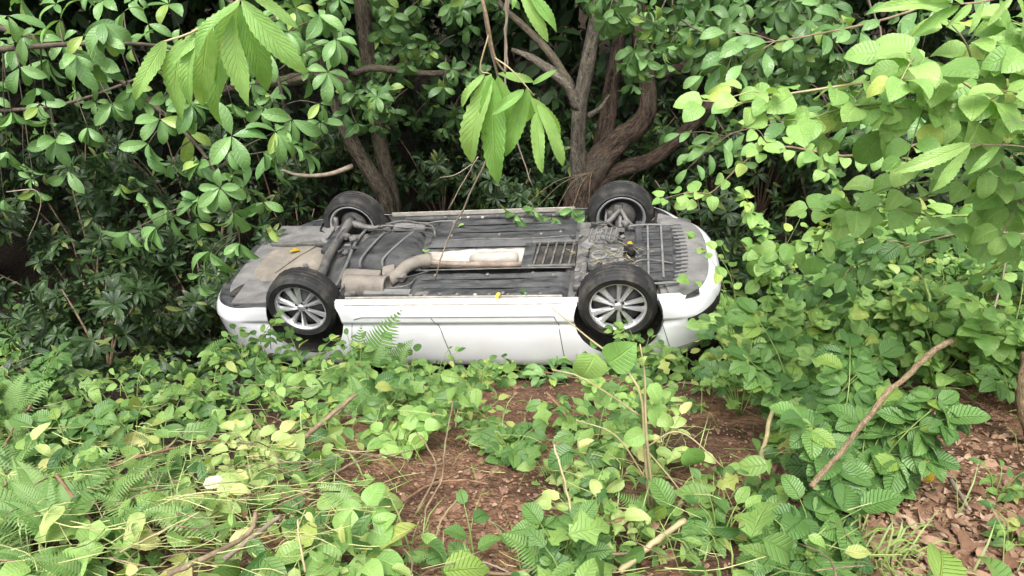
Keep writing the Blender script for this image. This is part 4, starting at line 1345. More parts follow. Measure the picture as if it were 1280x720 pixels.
# ------------------------------------------------------------------ overhanging branches
def build_left_branches():
    """leafy boughs reaching in from the left, above the car tail"""
    defs = [
        ('leafy bough of whorled leaves hanging over the car tail', [(-60, 20, 4.6), (80, 60, 4.5), (190, 130, 4.35), (260, 200, 4.2), (300, 290, 4.1)],
         [(120, 75), (165, 110), (200, 150), (185, 180), (235, 165), (215, 205), (250, 205), (290, 170), (275, 235), (248, 250), (215, 265), (160, 290), (195, 285), (292, 265), (300, 305), (262, 315), (250, 345), (305, 235), (330, 190), (345, 165), (240, 130), (205, 120)]),
        ('leafy bough crossing the upper left corner above the thicket', [(-80, 70, 4.4), (20, 60, 4.3), (110, 55, 4.4), (210, 60, 4.7), (300, 100, 5.0)],
         [(10, 20), (40, 45), (75, 25), (105, 45), (60, 75), (25, 85), (130, 30), (155, 15), (45, 110), (95, 70), (15, 140), (60, 150), (10, 190), (125, 75)]),
        ('leafy bough farther back in the upper left above the thicket', [(-120, 150, 5.9), (-20, 140, 5.8), (80, 130, 5.8), (180, 95, 6.0), (270, 60, 6.2)],
         [(-10, 120), (15, 165), (30, 205), (50, 130), (70, 175), (95, 115), (110, 160), (85, 215), (130, 190), (140, 130), (150, 230), (5, 250), (45, 240), (165, 60), (185, 30), (220, 60), (240, 95), (265, 30), (120, 95), (20, 60), (70, 5), (130, 0), (210, 5), (285, 75), (290, 130)]),
        ('leafy bough beside the forked tree above the far rear wheel', [(250, -60, 5.4), (300, 20, 5.2), (345, 90, 5.1), (360, 170, 5.0), (375, 215, 5.0)],
         [(330, 60), (360, 40), (350, 105), (385, 95), (330, 135), (365, 150), (380, 190), (345, 195), (400, 130), (390, 55), (315, 105), (400, 20), (370, 10), (345, 15), (420, 50), (410, 90)])]
    for label, stem, wh in defs:
        pts = spline(poly_px(stem), 24)
        t = Plant('leafy_bough', label, 'branch', pts[0])
        t.stem(pts, 0.022, 0.006, 'bough', 'branch', 6)
        for px, py in wh:
            # join each shoot to the nearest point of the bough
            best = min(pts, key=lambda p: (pix(p)[0] - px) ** 2 + (pix(p)[1] - py) ** 2)
            e = at(px, py, best.y + rng.uniform(-0.25, 0.25))
            ax = (e - best).normalized() * 0.6 + Vector((0, -0.45, -0.05)) + rvec() * 0.3
            t.stem(spline([best, best.lerp(e, 0.5) + Vector((0, 0, 0.03)), e], 6), 0.006, 0.003, 'bough', 'twig', 4)
            whorl(t, 'whorl', e, ax, rng.randint(3, 7), rng.uniform(0.14, 0.23), rng.uniform(0.7, 1.1), rng.uniform(0.2, 0.9), False, rng.uniform(0.2, 1.0))
            if rng.random() < 0.6:
                e2 = e + rvec() * 0.20 + Vector((0, 0.15, 0.02))
                whorl(t, 'whorl', e2, ax + rvec() * 0.5, 5, rng.uniform(0.11, 0.15), 1.0, 0.3, True, 0.9)
        t.done()

def build_chestnut():
    def leaf_to(t, b, e, n=None, size=None, wide=1.0):
        d = e - b
        t.leaf('chestnut', b, d, n or Vector((rng.uniform(-.4, .4), -0.75, 0.55)), (size or d.length * 1.08), wide * rng.uniform(0.85, 1.05))
    # upper left cluster
    Y = 1.75
    pts = spline([at(420, -120, 1.8), at(350, -40, Y), at(300, 0, Y), at(245, 38, Y - .02), at(205, 52, Y - .05)], 14)
    t = Plant('chestnut_sprig', 'drooping sprig of long toothed leaves in the upper left', 'branch', pts[0])
    t.stem(pts, 0.006, 0.0022, 'stem_straw', 'twig')
    for b, e, dy, dz in [((208, 50), (162, 122), 0, 0), ((228, 48), (206, 152), .02, 0), ((245, 40), (226, 128), -.04, 0), ((262, 28), (246, 135), .06, 0), ((262, 30), (212, 75), -.02, 0),
                         ((292, 18), (297, 128), -.04, 0), ((300, 5), (338, 115), .02, 0), ((302, 0), (376, 92), -.02, 0), ((300, 2), (232, 60), -.05, 0), ((298, 5), (268, 112), .09, 0), ((305, 0), (352, 70), .1, 0), ((285, 20), (255, 155), .12, 0), ((310, -10), (372, 30), .06, 0)]:
        leaf_to(t, at(b[0], b[1], Y + dy * 0.3), at(e[0], e[1], Y + dy - 0.03))
    t.done()
    # centre cluster on a bare drooping twig
    Y = 2.05
    pts = spline([at(560, -260, 2.3), at(590, -60, 2.1), at(608, 20, Y), at(618, 70, Y), at(632, 92, Y)], 16)
    t = Plant('chestnut_sprig', 'sprig of long toothed leaves hanging before the trees at the centre', 'branch', pts[0])
    t.stem(pts, 0.007, 0.0025, 'twig', 'twig')
    t.stem(spline([at(618, 72, Y), at(640, 88, Y - .03), at(668, 120, Y - .05)], 8), 0.0025, 0.0018, 'stem_straw', 'twig')
    t.stem(spline([at(612, 40, Y), at(600, 85, Y), at(612, 92, Y)], 8), 0.0025, 0.0018, 'stem_straw', 'twig')
    for b, e, dy in [((614, 92), (575, 208), 0), ((614, 95), (617, 228), -.03), ((606, 92), (571, 132), .02), ((622, 95), (640, 190), .05), ((655, 112), (618, 140), -.05), ((660, 112), (632, 195), 0),
                     ((664, 122), (705, 175), .04), ((670, 140), (674, 214), -.04), ((672, 130), (712, 206), -.02), ((666, 105), (692, 88), 0), ((658, 110), (662, 160), .05), ((622, 92), (668, 100), .06)]:
        leaf_to(t, at(b[0], b[1], Y + dy * .2), at(e[0], e[1], Y + dy - .02))
    t.done()
    Y = 2.0
    pts = spline([at(640, -200, 2.1), at(652, -60, Y), at(650, -15, Y)], 8)
    t = Plant('chestnut_sprig', 'two long toothed leaves dipping from the top edge at the centre', 'branch', pts[0])
    t.stem(pts, 0.005, 0.002, 'twig', 'twig')
    for b, e in [((650, -18), (684, 50)), ((655, -20), (698, 34)), ((652, -22), (640, 8))]:
        leaf_to(t, at(*b, Y), at(*e, Y - .03))
    t.done()
    # upper right
    Y = 2.1
    pts = spline([at(1420, -60, 2.2), at(1300, -20, Y), at(1230, 2, Y), at(1180, 5, Y)], 10)
    t = Plant('chestnut_sprig', 'sprig of long pale leaves crossing the top right corner', 'branch', pts[0])
    t.stem(pts, 0.006, 0.002, 'twig', 'twig')
    for b, e in [((1190, 5), (1110, 2)), ((1200, 6), (1148, 38)), ((1215, 4), (1190, 30)), ((1230, 0), (1215, 40)), ((1250, -2), (1262, 36)), ((1270, -6), (1290, 45)), ((1265, -4), (1240, 28)), ((1205, 4), (1160, -16))]:
        leaf_to(t, at(*b, Y), at(*e, Y - .04))
    t.done()
    Y = 2.25
    pts = spline([at(1400, 215, 2.3), at(1290, 185, Y), at(1213, 180, Y)], 8)
    t = Plant('chestnut_sprig', 'long toothed leaf with a browned tip under the pale vine', 'branch', pts[0])
    t.stem(pts, 0.004, 0.002, 'twig', 'twig')
    for b, e in [((1213, 180), (1128, 212)), ((1213, 182), (1172, 238)), ((1250, 182), (1215, 215))]:
        leaf_to(t, at(*b, Y), at(*e, Y - .04))
    t.done()

def build_right_vines():
    defs = [
        ('climbing_vine', 'pale green vine reaching in at head height on the upper right', [(1420, 230, 2.5), (1300, 165, 2.4), (1215, 110, 2.35), (1160, 75, 2.3), (1132, 65, 2.25)], 'vine', 0.15, 0.095, 'stem_straw'),
        ('climbing_vine', 'long vine tip curling left above the car nose', [(1400, 160, 2.7), (1260, 110, 2.6), (1130, 100, 2.5), (1000, 115, 2.5), (930, 128, 2.5), (878, 126, 2.5)], 'vine', 0.13, 0.10, 'stem_straw'),
        ('climbing_vine', 'vine with yellowish young leaves under the long vine tip', [(1350, 190, 2.6), (1200, 150, 2.5), (1090, 130, 2.45), (1010, 148, 2.45), (960, 150, 2.45)], 'vine', 0.13, 0.10, 'stem_green'),
        ('climbing_vine', 'vine with small leaves trailing toward the far front wheel', [(1150, 180, 3.4), (1060, 195, 3.3), (960, 185, 3.3), (890, 240, 3.3), (862, 250, 3.3)], 'vine', 0.10, 0.09, 'twig'),
        ('climbing_vine', 'vine rising at the right edge under the top corner', [(1330, 330, 2.8), (1270, 240, 2.7), (1225, 130, 2.6), (1210, 60, 2.55), (1180, 20, 2.5)], 'vine', 0.15, 0.10, 'twig_grey'),
        ('climbing_vine', 'vine with heart shaped leaves above the bramble on the right', [(1400, 330, 3.0), (1250, 300, 2.9), (1130, 262, 2.8), (1060, 262, 2.8), (1030, 290, 2.8), (1020, 320, 2.8)], 'vine', 0.15, 0.12, 'stem_green')]
    defs += [
        ('climbing_vine', 'vine hanging just under the top right corner', [(1380, 60, 2.6), (1290, 70, 2.55), (1220, 85, 2.5), (1150, 120, 2.5), (1100, 170, 2.5)], 'vine', 0.15, 0.085, 'stem_green'),
        ('climbing_vine', 'vine drooping below the long toothed leaf on the right', [(1400, 250, 2.9), (1300, 225, 2.8), (1200, 225, 2.75), (1110, 235, 2.75), (1060, 265, 2.75)], 'vine', 0.15, 0.085, 'stem_green'),
        ('climbing_vine', 'shaded vine along the top edge right of the spreading tree', [(1250, -30, 3.6), (1120, 20, 3.6), (1010, 45, 3.6), (930, 60, 3.7), (880, 95, 3.8)], 'whorl', 0.18, 0.10, 'twig'),
        ('climbing_vine', 'shaded vine behind the long vine tip', [(1250, 130, 3.8), (1120, 140, 3.7), (1010, 150, 3.7), (920, 165, 3.8), (870, 190, 3.9)], 'whorl', 0.18, 0.10, 'twig'),
        ('climbing_vine', 'vine climbing down the right bank toward the car nose', [(1300, 270, 3.6), (1180, 270, 3.6), (1080, 280, 3.6), (1000, 300, 3.7), (950, 330, 3.8)], 'vine', 0.15, 0.085, 'stem_green'),
        ('climbing_vine', 'vine with dark leaves at mid height on the right bank', [(1340, 300, 3.3), (1220, 290, 3.3), (1130, 310, 3.3), (1060, 335, 3.4), (1000, 360, 3.5)], 'bramble', 0.15, 0.085, 'twig')]
    for nm, lab, st, key, size, step, sm in defs:
        pts = spline(poly_px(st), 26)
        t = Plant(nm, lab, 'vine', pts[0])
        t.stem(pts, 0.0075, 0.002, sm, 'stem')
        leaf_along(t, pts, key, size, step, 'pair', 0.15, False, 0.05, 0.5, 1.0, 0.55)
        for k in range(4):          # short side shoots
            i = rng.randint(4, 22)
            d = (pts[i + 1] - pts[i]).normalized() * 0.5 + rvec() * 0.8
            q = spline([pts[i], pts[i] + d * 0.12, pts[i] + d * 0.24 + Vector((0, 0, -0.04))], 8)
            t.stem(q, 0.003, 0.0015, sm, 'stem', 4)
            leaf_along(t, q, key, size * 0.85, step, 'pair', 0.15, False, 0.2, 0.5, 1.0, 0.5)
        t.done()
build_left_branches()
build_chestnut()
build_right_vines()

# ------------------------------------------------------------------ plants on the slope
def sprout(name, label, cat, root, stems, height, key, size, step, mode='alt', group=None, lean=(0, -0.1), mat='stem_green', r=0.004, bulk=False, spread=0.55, hang=0.25, toward=0.2):
    t = Plant(name, label, cat, root, group)
    for s in range(stems):
        a = rng.uniform(0, 6.28)
        h = height * rng.uniform(0.6, 1.1)
        o = Vector((math.cos(a) * spread * h + lean[0] * h, math.sin(a) * spread * h + lean[1] * h, h * rng.uniform(0.6, 1.0)))
        e = t.root + o
        pts = spline([t.root + Vector((math.cos(a) * 0.01, math.sin(a) * 0.01, -0.01)), t.root + o * 0.5 + Vector((0, 0, h * 0.14)), e + Vector((0, 0, -h * 0.05))], 10)
        t.stem(pts, r, r * 0.4, mat, 'stem')
        leaf_along(t, pts, key, size, step, mode, hang, bulk, 0.25, 0.4, 0.9, toward)
    t.done()
    return t

def frond_mesh(n=20, length=1.0, wid=0.26, seed=0):
    """one fern frond along +Y: an arching rachis with paired tapering leaflets"""
    r = random.Random(seed)
    V, F, UV = [], [], []
    def q(a, b, c, d):
        i = len(V); V.extend((a, b, c, d)); F.append((i, i + 1, i + 2, i + 3)); UV.extend(((0.3, 0), (0.7, 0), (0.7, 1), (0.3, 1)))
    def P(t):
        return Vector((0, length * (t - 0.10 * t * t), 0.22 * math.sin(t * 2.3) - 0.16 * t * t))
    for i in range(n):
        a, b = P(i / n), P((i + 1) / n)
        w = 0.006 * (1 - i / n) + 0.001
        q(a + Vector((-w, 0, 0)), a + Vector((w, 0, 0)), b + Vector((w, 0, 0)), b + Vector((-w, 0, 0)))
    for i in range(2, n + 1):
        t = i / n
        p = P(t)
        L = wid * math.sin(min(1.0, (1 - t) * 1.25 + 0.03) * 1.5708) * (0.75 + 0.25 * smooth(0.05, 0.3, t))
        for sd in (-1, 1):
            k = L * r.uniform(0.9, 1.08)
            d = Vector((sd * 1.0, 0.38, 0.05)).normalized()
            w = 0.021 + 0.010 * (1 - t)
            y = Vector((0, w, 0))
            m1 = p + d * k * 0.55 + Vector((0, 0, 0.01))
            e = p + d * k + Vector((0, 0, -0.05 * k * 3))
            q(p - y * 0.7, p + y * 0.7, m1 + y * 0.62, m1 - y * 0.62)
            q(m1 - y * 0.62, m1 + y * 0.62, e + y * 0.08, e - y * 0.08)
    return quads_mesh('frond', V, F, UV)
FRONDS = [frond_mesh(18 + 2 * k, 1.0, 0.24 + 0.02 * k, k) for k in range(3)]
for f_ in FRONDS:
    f_.materials.append(M['fern'])

def fern(label, root, n, size, aim=None, group=None):
    e = empty('fern', root, label, 'fern', group)
    for k in range(n):
        a = (aim if aim is not None else rng.uniform(0, 6.28)) + (rng.uniform(-0.7, 0.7) if aim is not None else 0)
        d = Vector((math.cos(a), math.sin(a), rng.uniform(0.35, 0.9)))
        nrm = Vector((0, 0, 1)) + rvec() * 0.25
        o = link('frond', rng.choice(FRONDS), None, e, leaf_matrix((0, 0, 0), d, nrm, size * rng.uniform(0.75, 1.1)))
        o['kind'] = 'stuff'
    return e

def stick(name, label, cat, pl, r0, r1, mat, group=None, bend=0.03, sides=7):
    """pl: control points; a bare stick with knots and broken ends"""
    pts = spline(pl, 14)
    ln = (pts[-1] - pts[0]).length
    pts = [p + rvec() * min(bend * 0.25, ln * 0.006) for i, p in enumerate(pts)]
    root = pts[0]
    V, F = tube_arrays(pts, [r0 + (r1 - r0) * i / 14 for i in range(15)], sides, 0.16, len(label))
    o = link(name, tube_along(mesh_from(name, [v - root for v in V], F), pts, [r0 + (r1 - r0) * i / 14 for i in range(15)], sides), M[mat])
    o.location = root
    return tag(o, label, cat, group)

def lift(px, py, h):
    p = gp(px, py, h)
    return p

def build_slope():
    # --- plants that can be singled out -------------------------------------------------
    B = [  # name, label, px, py, stems, height, key, size, step, mode, lean
        ('bramble', 'bramble with deeply veined leaves beside the splintered branch', 1040, 610, 7, 0.62, 'bramble', 0.165, 0.085, 'tri', (0.0, 0.1)),
        ('bramble', 'bramble with dark veined leaves left of the splintered branch', 1000, 560, 6, 0.68, 'bramble', 0.175, 0.09, 'tri', (0.0, 0.15)),
        ('bramble', 'bramble cluster hanging over the leaf litter by the splintered branch foot', 1065, 625, 6, 0.45, 'bramble', 0.15, 0.075, 'tri', (0.15, -0.1)),
        ('bramble', 'three part bramble leaf low at the lower right in front of the litter', 1010, 690, 3, 0.26, 'bramble', 0.16, 0.10, 'tri', (0, -0.2)),
        ('bramble', 'bramble spray overhanging the right end of the car nose', 960, 480, 6, 0.60, 'cover', 0.132, 0.07, 'alt', (-0.15, 0.1)),
        ('mugwort', 'pale plant with toothed leaves below the front bumper', 925, 520, 6, 0.50, 'toothed', 0.14, 0.05, 'alt', (0.0, 0.2)),
        ('leafy_bush', 'light green bush on the bank right of the car nose', 965, 420, 9, 0.55, 'cover', 0.132, 0.06, 'alt', (0, 0.0)),
        ('leafy_bush', 'bright bush of broad leaves on the right bank above the splintered branch', 1075, 430, 9, 0.70, 'vine', 0.152, 0.08, 'alt', (0, 0)),
        ('leafy_bush', 'broad leaved bush under the thick green stem on the right', 1170, 440, 9, 0.75, 'bramble', 0.125, 0.08, 'alt', (0, 0)),
        ('leafy_bush', 'broad leaved bush at the right edge above the leaf litter', 1250, 470, 9, 0.75, 'vine', 0.158, 0.08, 'alt', (0, 0)),
        ('leafy_bush', 'tall bush on the bank behind the heart leaved vine', 1110, 400, 9, 1.0, 'bramble', 0.13, 0.09, 'alt', (0.1, 0.1)),
        ('leafy_bush', 'tall shaded bush at the far right edge', 1240, 400, 9, 1.1, 'bramble', 0.13, 0.09, 'alt', (0, 0.1)),
        ('leafy_bush', 'bush touching the front bumper corner', 915, 400, 7, 0.45, 'bramble', 0.145, 0.07, 'alt', (0.1, 0)),
        ('leafy_bush', 'bright broad leaved bush between the car nose and the bramble', 1010, 425, 10, 0.60, 'vine', 0.13, 0.075, 'alt', (0, -0.05)),
        ('leafy_bush', 'leafy bush below the front bumper beside the pale toothed plant', 925, 455, 9, 0.50, 'vine', 0.145, 0.065, 'alt', (0.05, 0)),
        ('leafy_bush', 'yellowish bush just above the top of the splintered branch', 1130, 430, 8, 0.55, 'pale', 0.158, 0.075, 'alt', (0, -0.1)),
        ('leafy_bush', 'bush with drooping leaves right of the splintered branch top', 1220, 455, 9, 0.6, 'vine', 0.13, 0.08, 'alt', (0, -0.1)),
        ('leafy_bush', 'large leaved bush filling the hollow right of the front bumper', 985, 455, 10, 0.70, 'vine', 0.15, 0.09, 'alt', (0, -0.1)),
        ('leafy_bush', 'toothed bush behind the upper half of the splintered branch', 1090, 470, 10, 0.65, 'toothed', 0.15, 0.08, 'alt', (0, -0.1)),
        ('leafy_bush', 'big leaved bush over the dark hollow right of the splintered branch', 1165, 490, 8, 0.45, 'vine', 0.14, 0.085, 'alt', (0.1, 0)),
        ('leafy_bush', 'bush of broad dark leaves low at the right edge', 1262, 505, 8, 0.45, 'bramble', 0.14, 0.085, 'alt', (0, 0)),
        ('leafy_bush', 'tall bush leaning over the front bumper from the bank', 945, 415, 9, 0.75, 'cover', 0.14, 0.085, 'alt', (-0.05, -0.1)),
        ('leafy_bush', 'yellow green bush beside the thick green stem', 1060, 390, 9, 0.9, 'vine', 0.15, 0.09, 'pair', (0, -0.1)),
        ('leafy_bush', 'leafy bush directly under the heart leaved vine', 1140, 385, 9, 0.9, 'cover', 0.15, 0.09, 'pair', (0, -0.1)),
        ('low_plant', 'small round leaved plant on the leaf litter at the lower right', 1245, 620, 6, 0.18, 'cover', 0.07, 0.045, 'alt', (0, 0)),
        ('low_plant', 'small green plant at the lower right corner', 1265, 680, 5, 0.18, 'cover', 0.07, 0.045, 'alt', (0, 0)),
        ('rosette_plant', 'upright rosette plant just in front of the car doors', 686, 478, 3, 0.26, 'whorl', 0.158, 0.03, 'alt', (0, 0)),
        ('leafy_plant', 'low leafy plant under the front wheel', 745, 462, 7, 0.35, 'bramble', 0.132, 0.05, 'alt', (0, 0)),
        ('leafy_plant', 'leafy plant in front of the front wheel hub', 800, 470, 7, 0.46, 'cover', 0.132, 0.05, 'alt', (0, 0)),
        ('leafy_plant', 'leafy plant below the front bumper corner', 860, 475, 7, 0.46, 'cover', 0.139, 0.055, 'alt', (0, 0)),
        ('leafy_plant', 'dense plant in front of the rear wheel', 385, 480, 8, 0.49, 'cover', 0.125, 0.05, 'alt', (0, 0)),
        ('leafy_plant', 'plant leaning on the rear bumper corner', 315, 470, 8, 0.46, 'cover', 0.132, 0.05, 'alt', (0, 0)),
        ('leafy_plant', 'green plant in front of the rear door', 450, 485, 8, 0.46, 'cover', 0.119, 0.05, 'alt', (0, 0)),
        ('leafy_plant', 'thin plant standing against the white door', 545, 480, 4, 0.40, 'cover', 0.092, 0.07, 'alt', (0, 0)),
        ('leafy_plant', 'low plant below the middle of the car', 595, 490, 6, 0.3, 'cover', 0.112, 0.05, 'alt', (0, 0)),
        ('leafy_plant', 'leafy plant between the rear wheel and the pale fern frond', 425, 478, 8, 0.42, 'cover', 0.132, 0.05, 'alt', (0, 0)),
        ('leafy_plant', 'leafy plant below the door split behind the thin plant', 515, 478, 7, 0.36, 'bramble', 0.119, 0.05, 'alt', (0, 0)),
        ('leafy_plant', 'dark leafy plant under the tail lamp of the car', 285, 455, 8, 0.40, 'bramble', 0.145, 0.05, 'alt', (0, 0)),
        ('leafy_plant', 'leafy plant against the front door below the sill', 640, 470, 6, 0.30, 'cover', 0.132, 0.05, 'alt', (0, 0)),
        ('leafy_plant', 'leafy plant overlapping the white side under the door split', 565, 474, 7, 0.42, 'cover', 0.13, 0.06, 'alt', (0, 0)),
        ('leafy_plant', 'bright leafy plant overlapping the lower edge of the front door', 615, 474, 6, 0.36, 'vine', 0.12, 0.06, 'alt', (0, 0)),
        ('leafy_plant', 'leafy plant beside the rosette under the front door', 668, 472, 6, 0.40, 'cover', 0.13, 0.06, 'alt', (0, 0)),
        ('leafy_plant', 'leafy plant overlapping the rear bumper below the wheel', 345, 470, 7, 0.42, 'bramble', 0.12, 0.06, 'alt', (0, 0)),
        ('vine_seedling', 'seedling with rounded leaves on the bare soil below the doors', 690, 510, 4, 0.16, 'cover', 0.08, 0.05, 'alt', (0, 0)),
        ('vine_seedling', 'leafy clump in the middle of the bare soil', 640, 575, 6, 0.24, 'bramble', 0.105, 0.06, 'tri', (0, 0)),
        ('vine_seedling', 'leafy clump right of the bare soil', 745, 560, 6, 0.26, 'cover', 0.105, 0.06, 'alt', (0, 0)),
        ('leafy_plant', 'plant with wilting leaves by the broken straw stems', 820, 590, 7, 0.34, 'pale', 0.11, 0.06, 'alt', (0, 0)),
        ('leafy_plant', 'leafy plant at the bottom edge right of the centre', 900, 680, 7, 0.24, 'cover', 0.10, 0.055, 'alt', (0, 0)),
        ('leafy_plant', 'leafy plant at the bottom edge below the bare soil', 700, 715, 6, 0.18, 'bramble', 0.11, 0.06, 'tri', (0, 0)),
        ('leafy_plant', 'bright plant at the bottom edge left of the bare soil', 440, 715, 6, 0.22, 'vine', 0.12, 0.07, 'alt', (0, 0)),
        ('leafy_plant', 'trailing plant across the top of the bare soil', 600, 535, 6, 0.26, 'cover', 0.10, 0.05, 'alt', (0.2, -0.2)),
        ('leafy_plant', 'trailing plant on the right side of the bare soil', 700, 600, 6, 0.24, 'pale', 0.10, 0.055, 'alt', (-0.2, -0.2)),
        ('leafy_plant', 'bright trailing plant below the reddish stick', 760, 505, 7, 0.30, 'vine', 0.11, 0.055, 'alt', (0, -0.2)),
        ('leafy_plant', 'wilted plant lying at the foot of the long straw stalk', 745, 680, 6, 0.24, 'pale', 0.115, 0.06, 'alt', (-0.2, 0)),
        ('leafy_plant', 'broad pale leaves lying left of the bare soil', 500, 560, 7, 0.24, 'vine', 0.105, 0.06, 'alt', (0, 0)),
        ('leafy_plant', 'rounded leaves under the bent brown twig left of the soil', 480, 510, 7, 0.26, 'cover', 0.10, 0.055, 'alt', (0, 0)),
        ('leafy_plant', 'pale wilting plant in the cut brush pile', 330, 590, 8, 0.26, 'pale', 0.115, 0.06, 'alt', (0, 0)),
        ('leafy_plant', 'pale broad leaves at the heart of the brush pile', 260, 650, 8, 0.24, 'pale', 0.115, 0.06, 'alt', (0, 0)),
        ('leafy_plant', 'bright upright leaves near the lower left corner', 90, 715, 6, 0.20, 'vine', 0.11, 0.07, 'alt', (0, 0)),
        ('leafy_plant', 'pale leafy plant at the left edge above the brush pile', 20, 640, 8, 0.26, 'pale', 0.105, 0.06, 'alt', (0, 0)),
        ('creeper', 'creeper with round leaves spreading over the shaded left slope', 170, 520, 8, 0.36, 'cover', 0.095, 0.06, 'alt', (0.2, 0)),
        ('creeper', 'broad leaved creeper at the left edge below the dark shrub', 50, 510, 8, 0.40, 'bramble', 0.125, 0.075, 'tri', (0.1, 0)),
        ('creeper', 'round leaved creeper below the car tail', 270, 520, 8, 0.34, 'cover', 0.095, 0.06, 'alt', (0, 0)),
        ('creeper', 'creeper with two broad leaves beside the old twigs on the left', 95, 580, 5, 0.26, 'bramble', 0.13, 0.08, 'tri', (0, 0)),
        ('creeper', 'shaded creeper by the left edge at the foot of the dark thicket', 60, 450, 8, 0.5, 'bramble', 0.158, 0.07, 'tri', (0, 0)),
    ]
    for nm, lab, px, py, st, h, key, size, step, mode, lean in B:
        sprout(nm, lab, {'mugwort': 'weed', 'creeper': 'creeper', 'bramble': 'bramble', 'leafy_bush': 'bush'}.get(nm, 'plant'), gp(px, py), st, h, key, size, step, mode, None, lean)
    order = ('first', 'second', 'third', 'fourth', 'fifth', 'sixth')
    for row, (py, Y) in (('upper', (235, 5.4)), ('middle', (300, 4.7)), ('lower', (365, 4.1))):
        for i, px in enumerate((975, 1040, 1105, 1170, 1235, 1300)):
            tp = at(px + rng.uniform(-15, 15), py + rng.uniform(-15, 25), Y + rng.uniform(-.2, .2))
            root = Vector((tp.x, tp.y, gz(tp.x, tp.y)))
            h = min(1.7, max(0.45, tp.z - root.z))
            sprout('bank_bush', 'leafy bush in the %s row of the right bank, %s from the car nose' % (row, order[i]), 'bush', root, 7, h * 1.15, rng.choice(['vine', 'bramble', 'cover', 'vine']), rng.uniform(0.125, 0.16), 0.12, rng.choice(['alt', 'tri', 'pair']), 'bushes on the right bank', (0, -0.1), spread=0.4, toward=0.4)
    # broken straw-coloured stems with a pair of big leaves
    foot = gp(812, 640)
    t = Plant('broken_weed', 'tall broken straw coloured weed with two big round leaves', 'weed', foot)
    Y0 = foot.y
    for st in ([(812, 640, Y0), (806, 560, Y0 + .08), (800, 490, Y0 + .15), (770, 450, Y0 + .2), (735, 422, Y0 + .25), (690, 385, Y0 + .3)],
               [(818, 640, Y0), (808, 540, Y0 + .05), (806, 470, Y0 + .1), (800, 430, Y0 + .12)], [(800, 520, Y0 + .1), (760, 492, Y0 + .1), (722, 470, Y0 + .1), (690, 462, Y0 + .1)],
               [(808, 600, Y0), (770, 545, Y0 - .02), (720, 525, Y0 - .05)], [(806, 560, Y0 + .05), (850, 540, Y0), (905, 585, Y0 - .05)], [(806, 560, Y0 + .05), (840, 600, Y0), (868, 640, Y0 - .05)]):
        t.stem(spline(poly_px(st), 14), 0.0075 if st[0][1] > 610 else 0.004, 0.0025, 'stem_straw', 'stem')
    for b, e in (((745, 442), (722, 488)), ((760, 455), (786, 438))):
        p0, p1 = at(b[0], b[1], Y0 + .2), at(e[0], e[1], Y0 + .17)
        t.leaf('vine', p0, p1 - p0, Vector((0.1, -0.8, 0.6)), 0.15, 1.15)
    for (bx, by), (ex, ey), s in (((815, 505), (835, 550), .12), ((812, 520), (850, 530), .12), ((812, 480), (828, 505), .09), ((806, 540), (770, 560), .10), ((860, 560), (885, 610), .13), ((868, 600), (850, 640), .12), ((800, 455), (808, 442), .06), ((780, 600), (755, 618), .1), ((800, 620), (820, 650), .1)):
        p0, p1 = at(bx, by, Y0 + .1), at(ex, ey, Y0 + .05)
        t.leaf(rng.choice(['vine', 'pale']), p0, p1 - p0, Vector((rng.uniform(-.4, .4), -0.7, 0.7)), s)
    t.done()
    t = Plant('young_sprig', 'bright yellow green sprig low beside the broken weed', 'plant', gp(790, 690))
    for k in range(4):
        e = t.root + Vector((rng.uniform(-.05, .05), rng.uniform(-.02, .05), rng.uniform(.06, .14)))
        t.stem([t.root, t.root.lerp(e, .5), e], 0.002, 0.0012, 'stem_green')
        whorl(t, 'pale', e, UP, 3, 0.055, 1.0, 0.1)
    t.done()
    # --- ferns ---------------------------------------------------------------------------
    e = empty('fern', gp(470, 478), 'pale fern frond standing up in front of the white rear door', 'fern')
    for (bx, by), (ex, ey) in (((462, 462), (506, 380)), ((455, 470), (452, 400)), ((480, 472), (520, 420))):
        p0, p1 = at(bx, by, 4.45), at(ex, ey, 4.62)
        link('frond', rng.choice(FRONDS), None, e, leaf_matrix(p0 - e.location, p1 - p0, Vector((-0.2, -0.9, 0.5)), (p1 - p0).length))['kind'] = 'stuff'
    fern('fern with arching fronds at the left edge of the slope', gp(10, 610), 7, 0.30)
    fern('fern at the left edge under the dark shrub', gp(15, 530), 7, 0.34)
    fern('pale feathery fern low in the lower left corner', gp(70, 670), 9, 0.36)
    fern('small fern between the brush pile and the car', gp(455, 520), 6, 0.30)
    fern('small fern beside the brown broken branch in the brush', gp(490, 500), 5, 0.28)
    fern('fern in the shade below the car tail', gp(250, 470), 7, 0.42)
    fern('small fern in front of the rear wheel arch', gp(420, 470), 6, 0.34)
    fern('feathery fern at the bottom left edge', gp(20, 715), 8, 0.30)

    # --- generic low plants: nothing tells them apart --------------------------------------
    def bare(px, py):
        """how bare the soil is at this spot of the slope (1 = no plants)"""
        a = math.exp(-((((px - 595) / 100) ** 2 + ((py - 635) / 66) ** 2) ** 2) * 0.9)
        b = 0.85 * math.exp(-(((px - 660) / 75) ** 2 + ((py - 505) / 28) ** 2))
        c = math.exp(-(((px - 890) / 60) ** 2 + ((py - 545) / 50) ** 2))
        d = math.exp(-((((px - 1200) / 120) ** 2 + ((py - 640) / 120) ** 2) ** 2) * 0.8)
        return min(1.0, 1.15 * max(a, b, c, d))
    cnt = 0
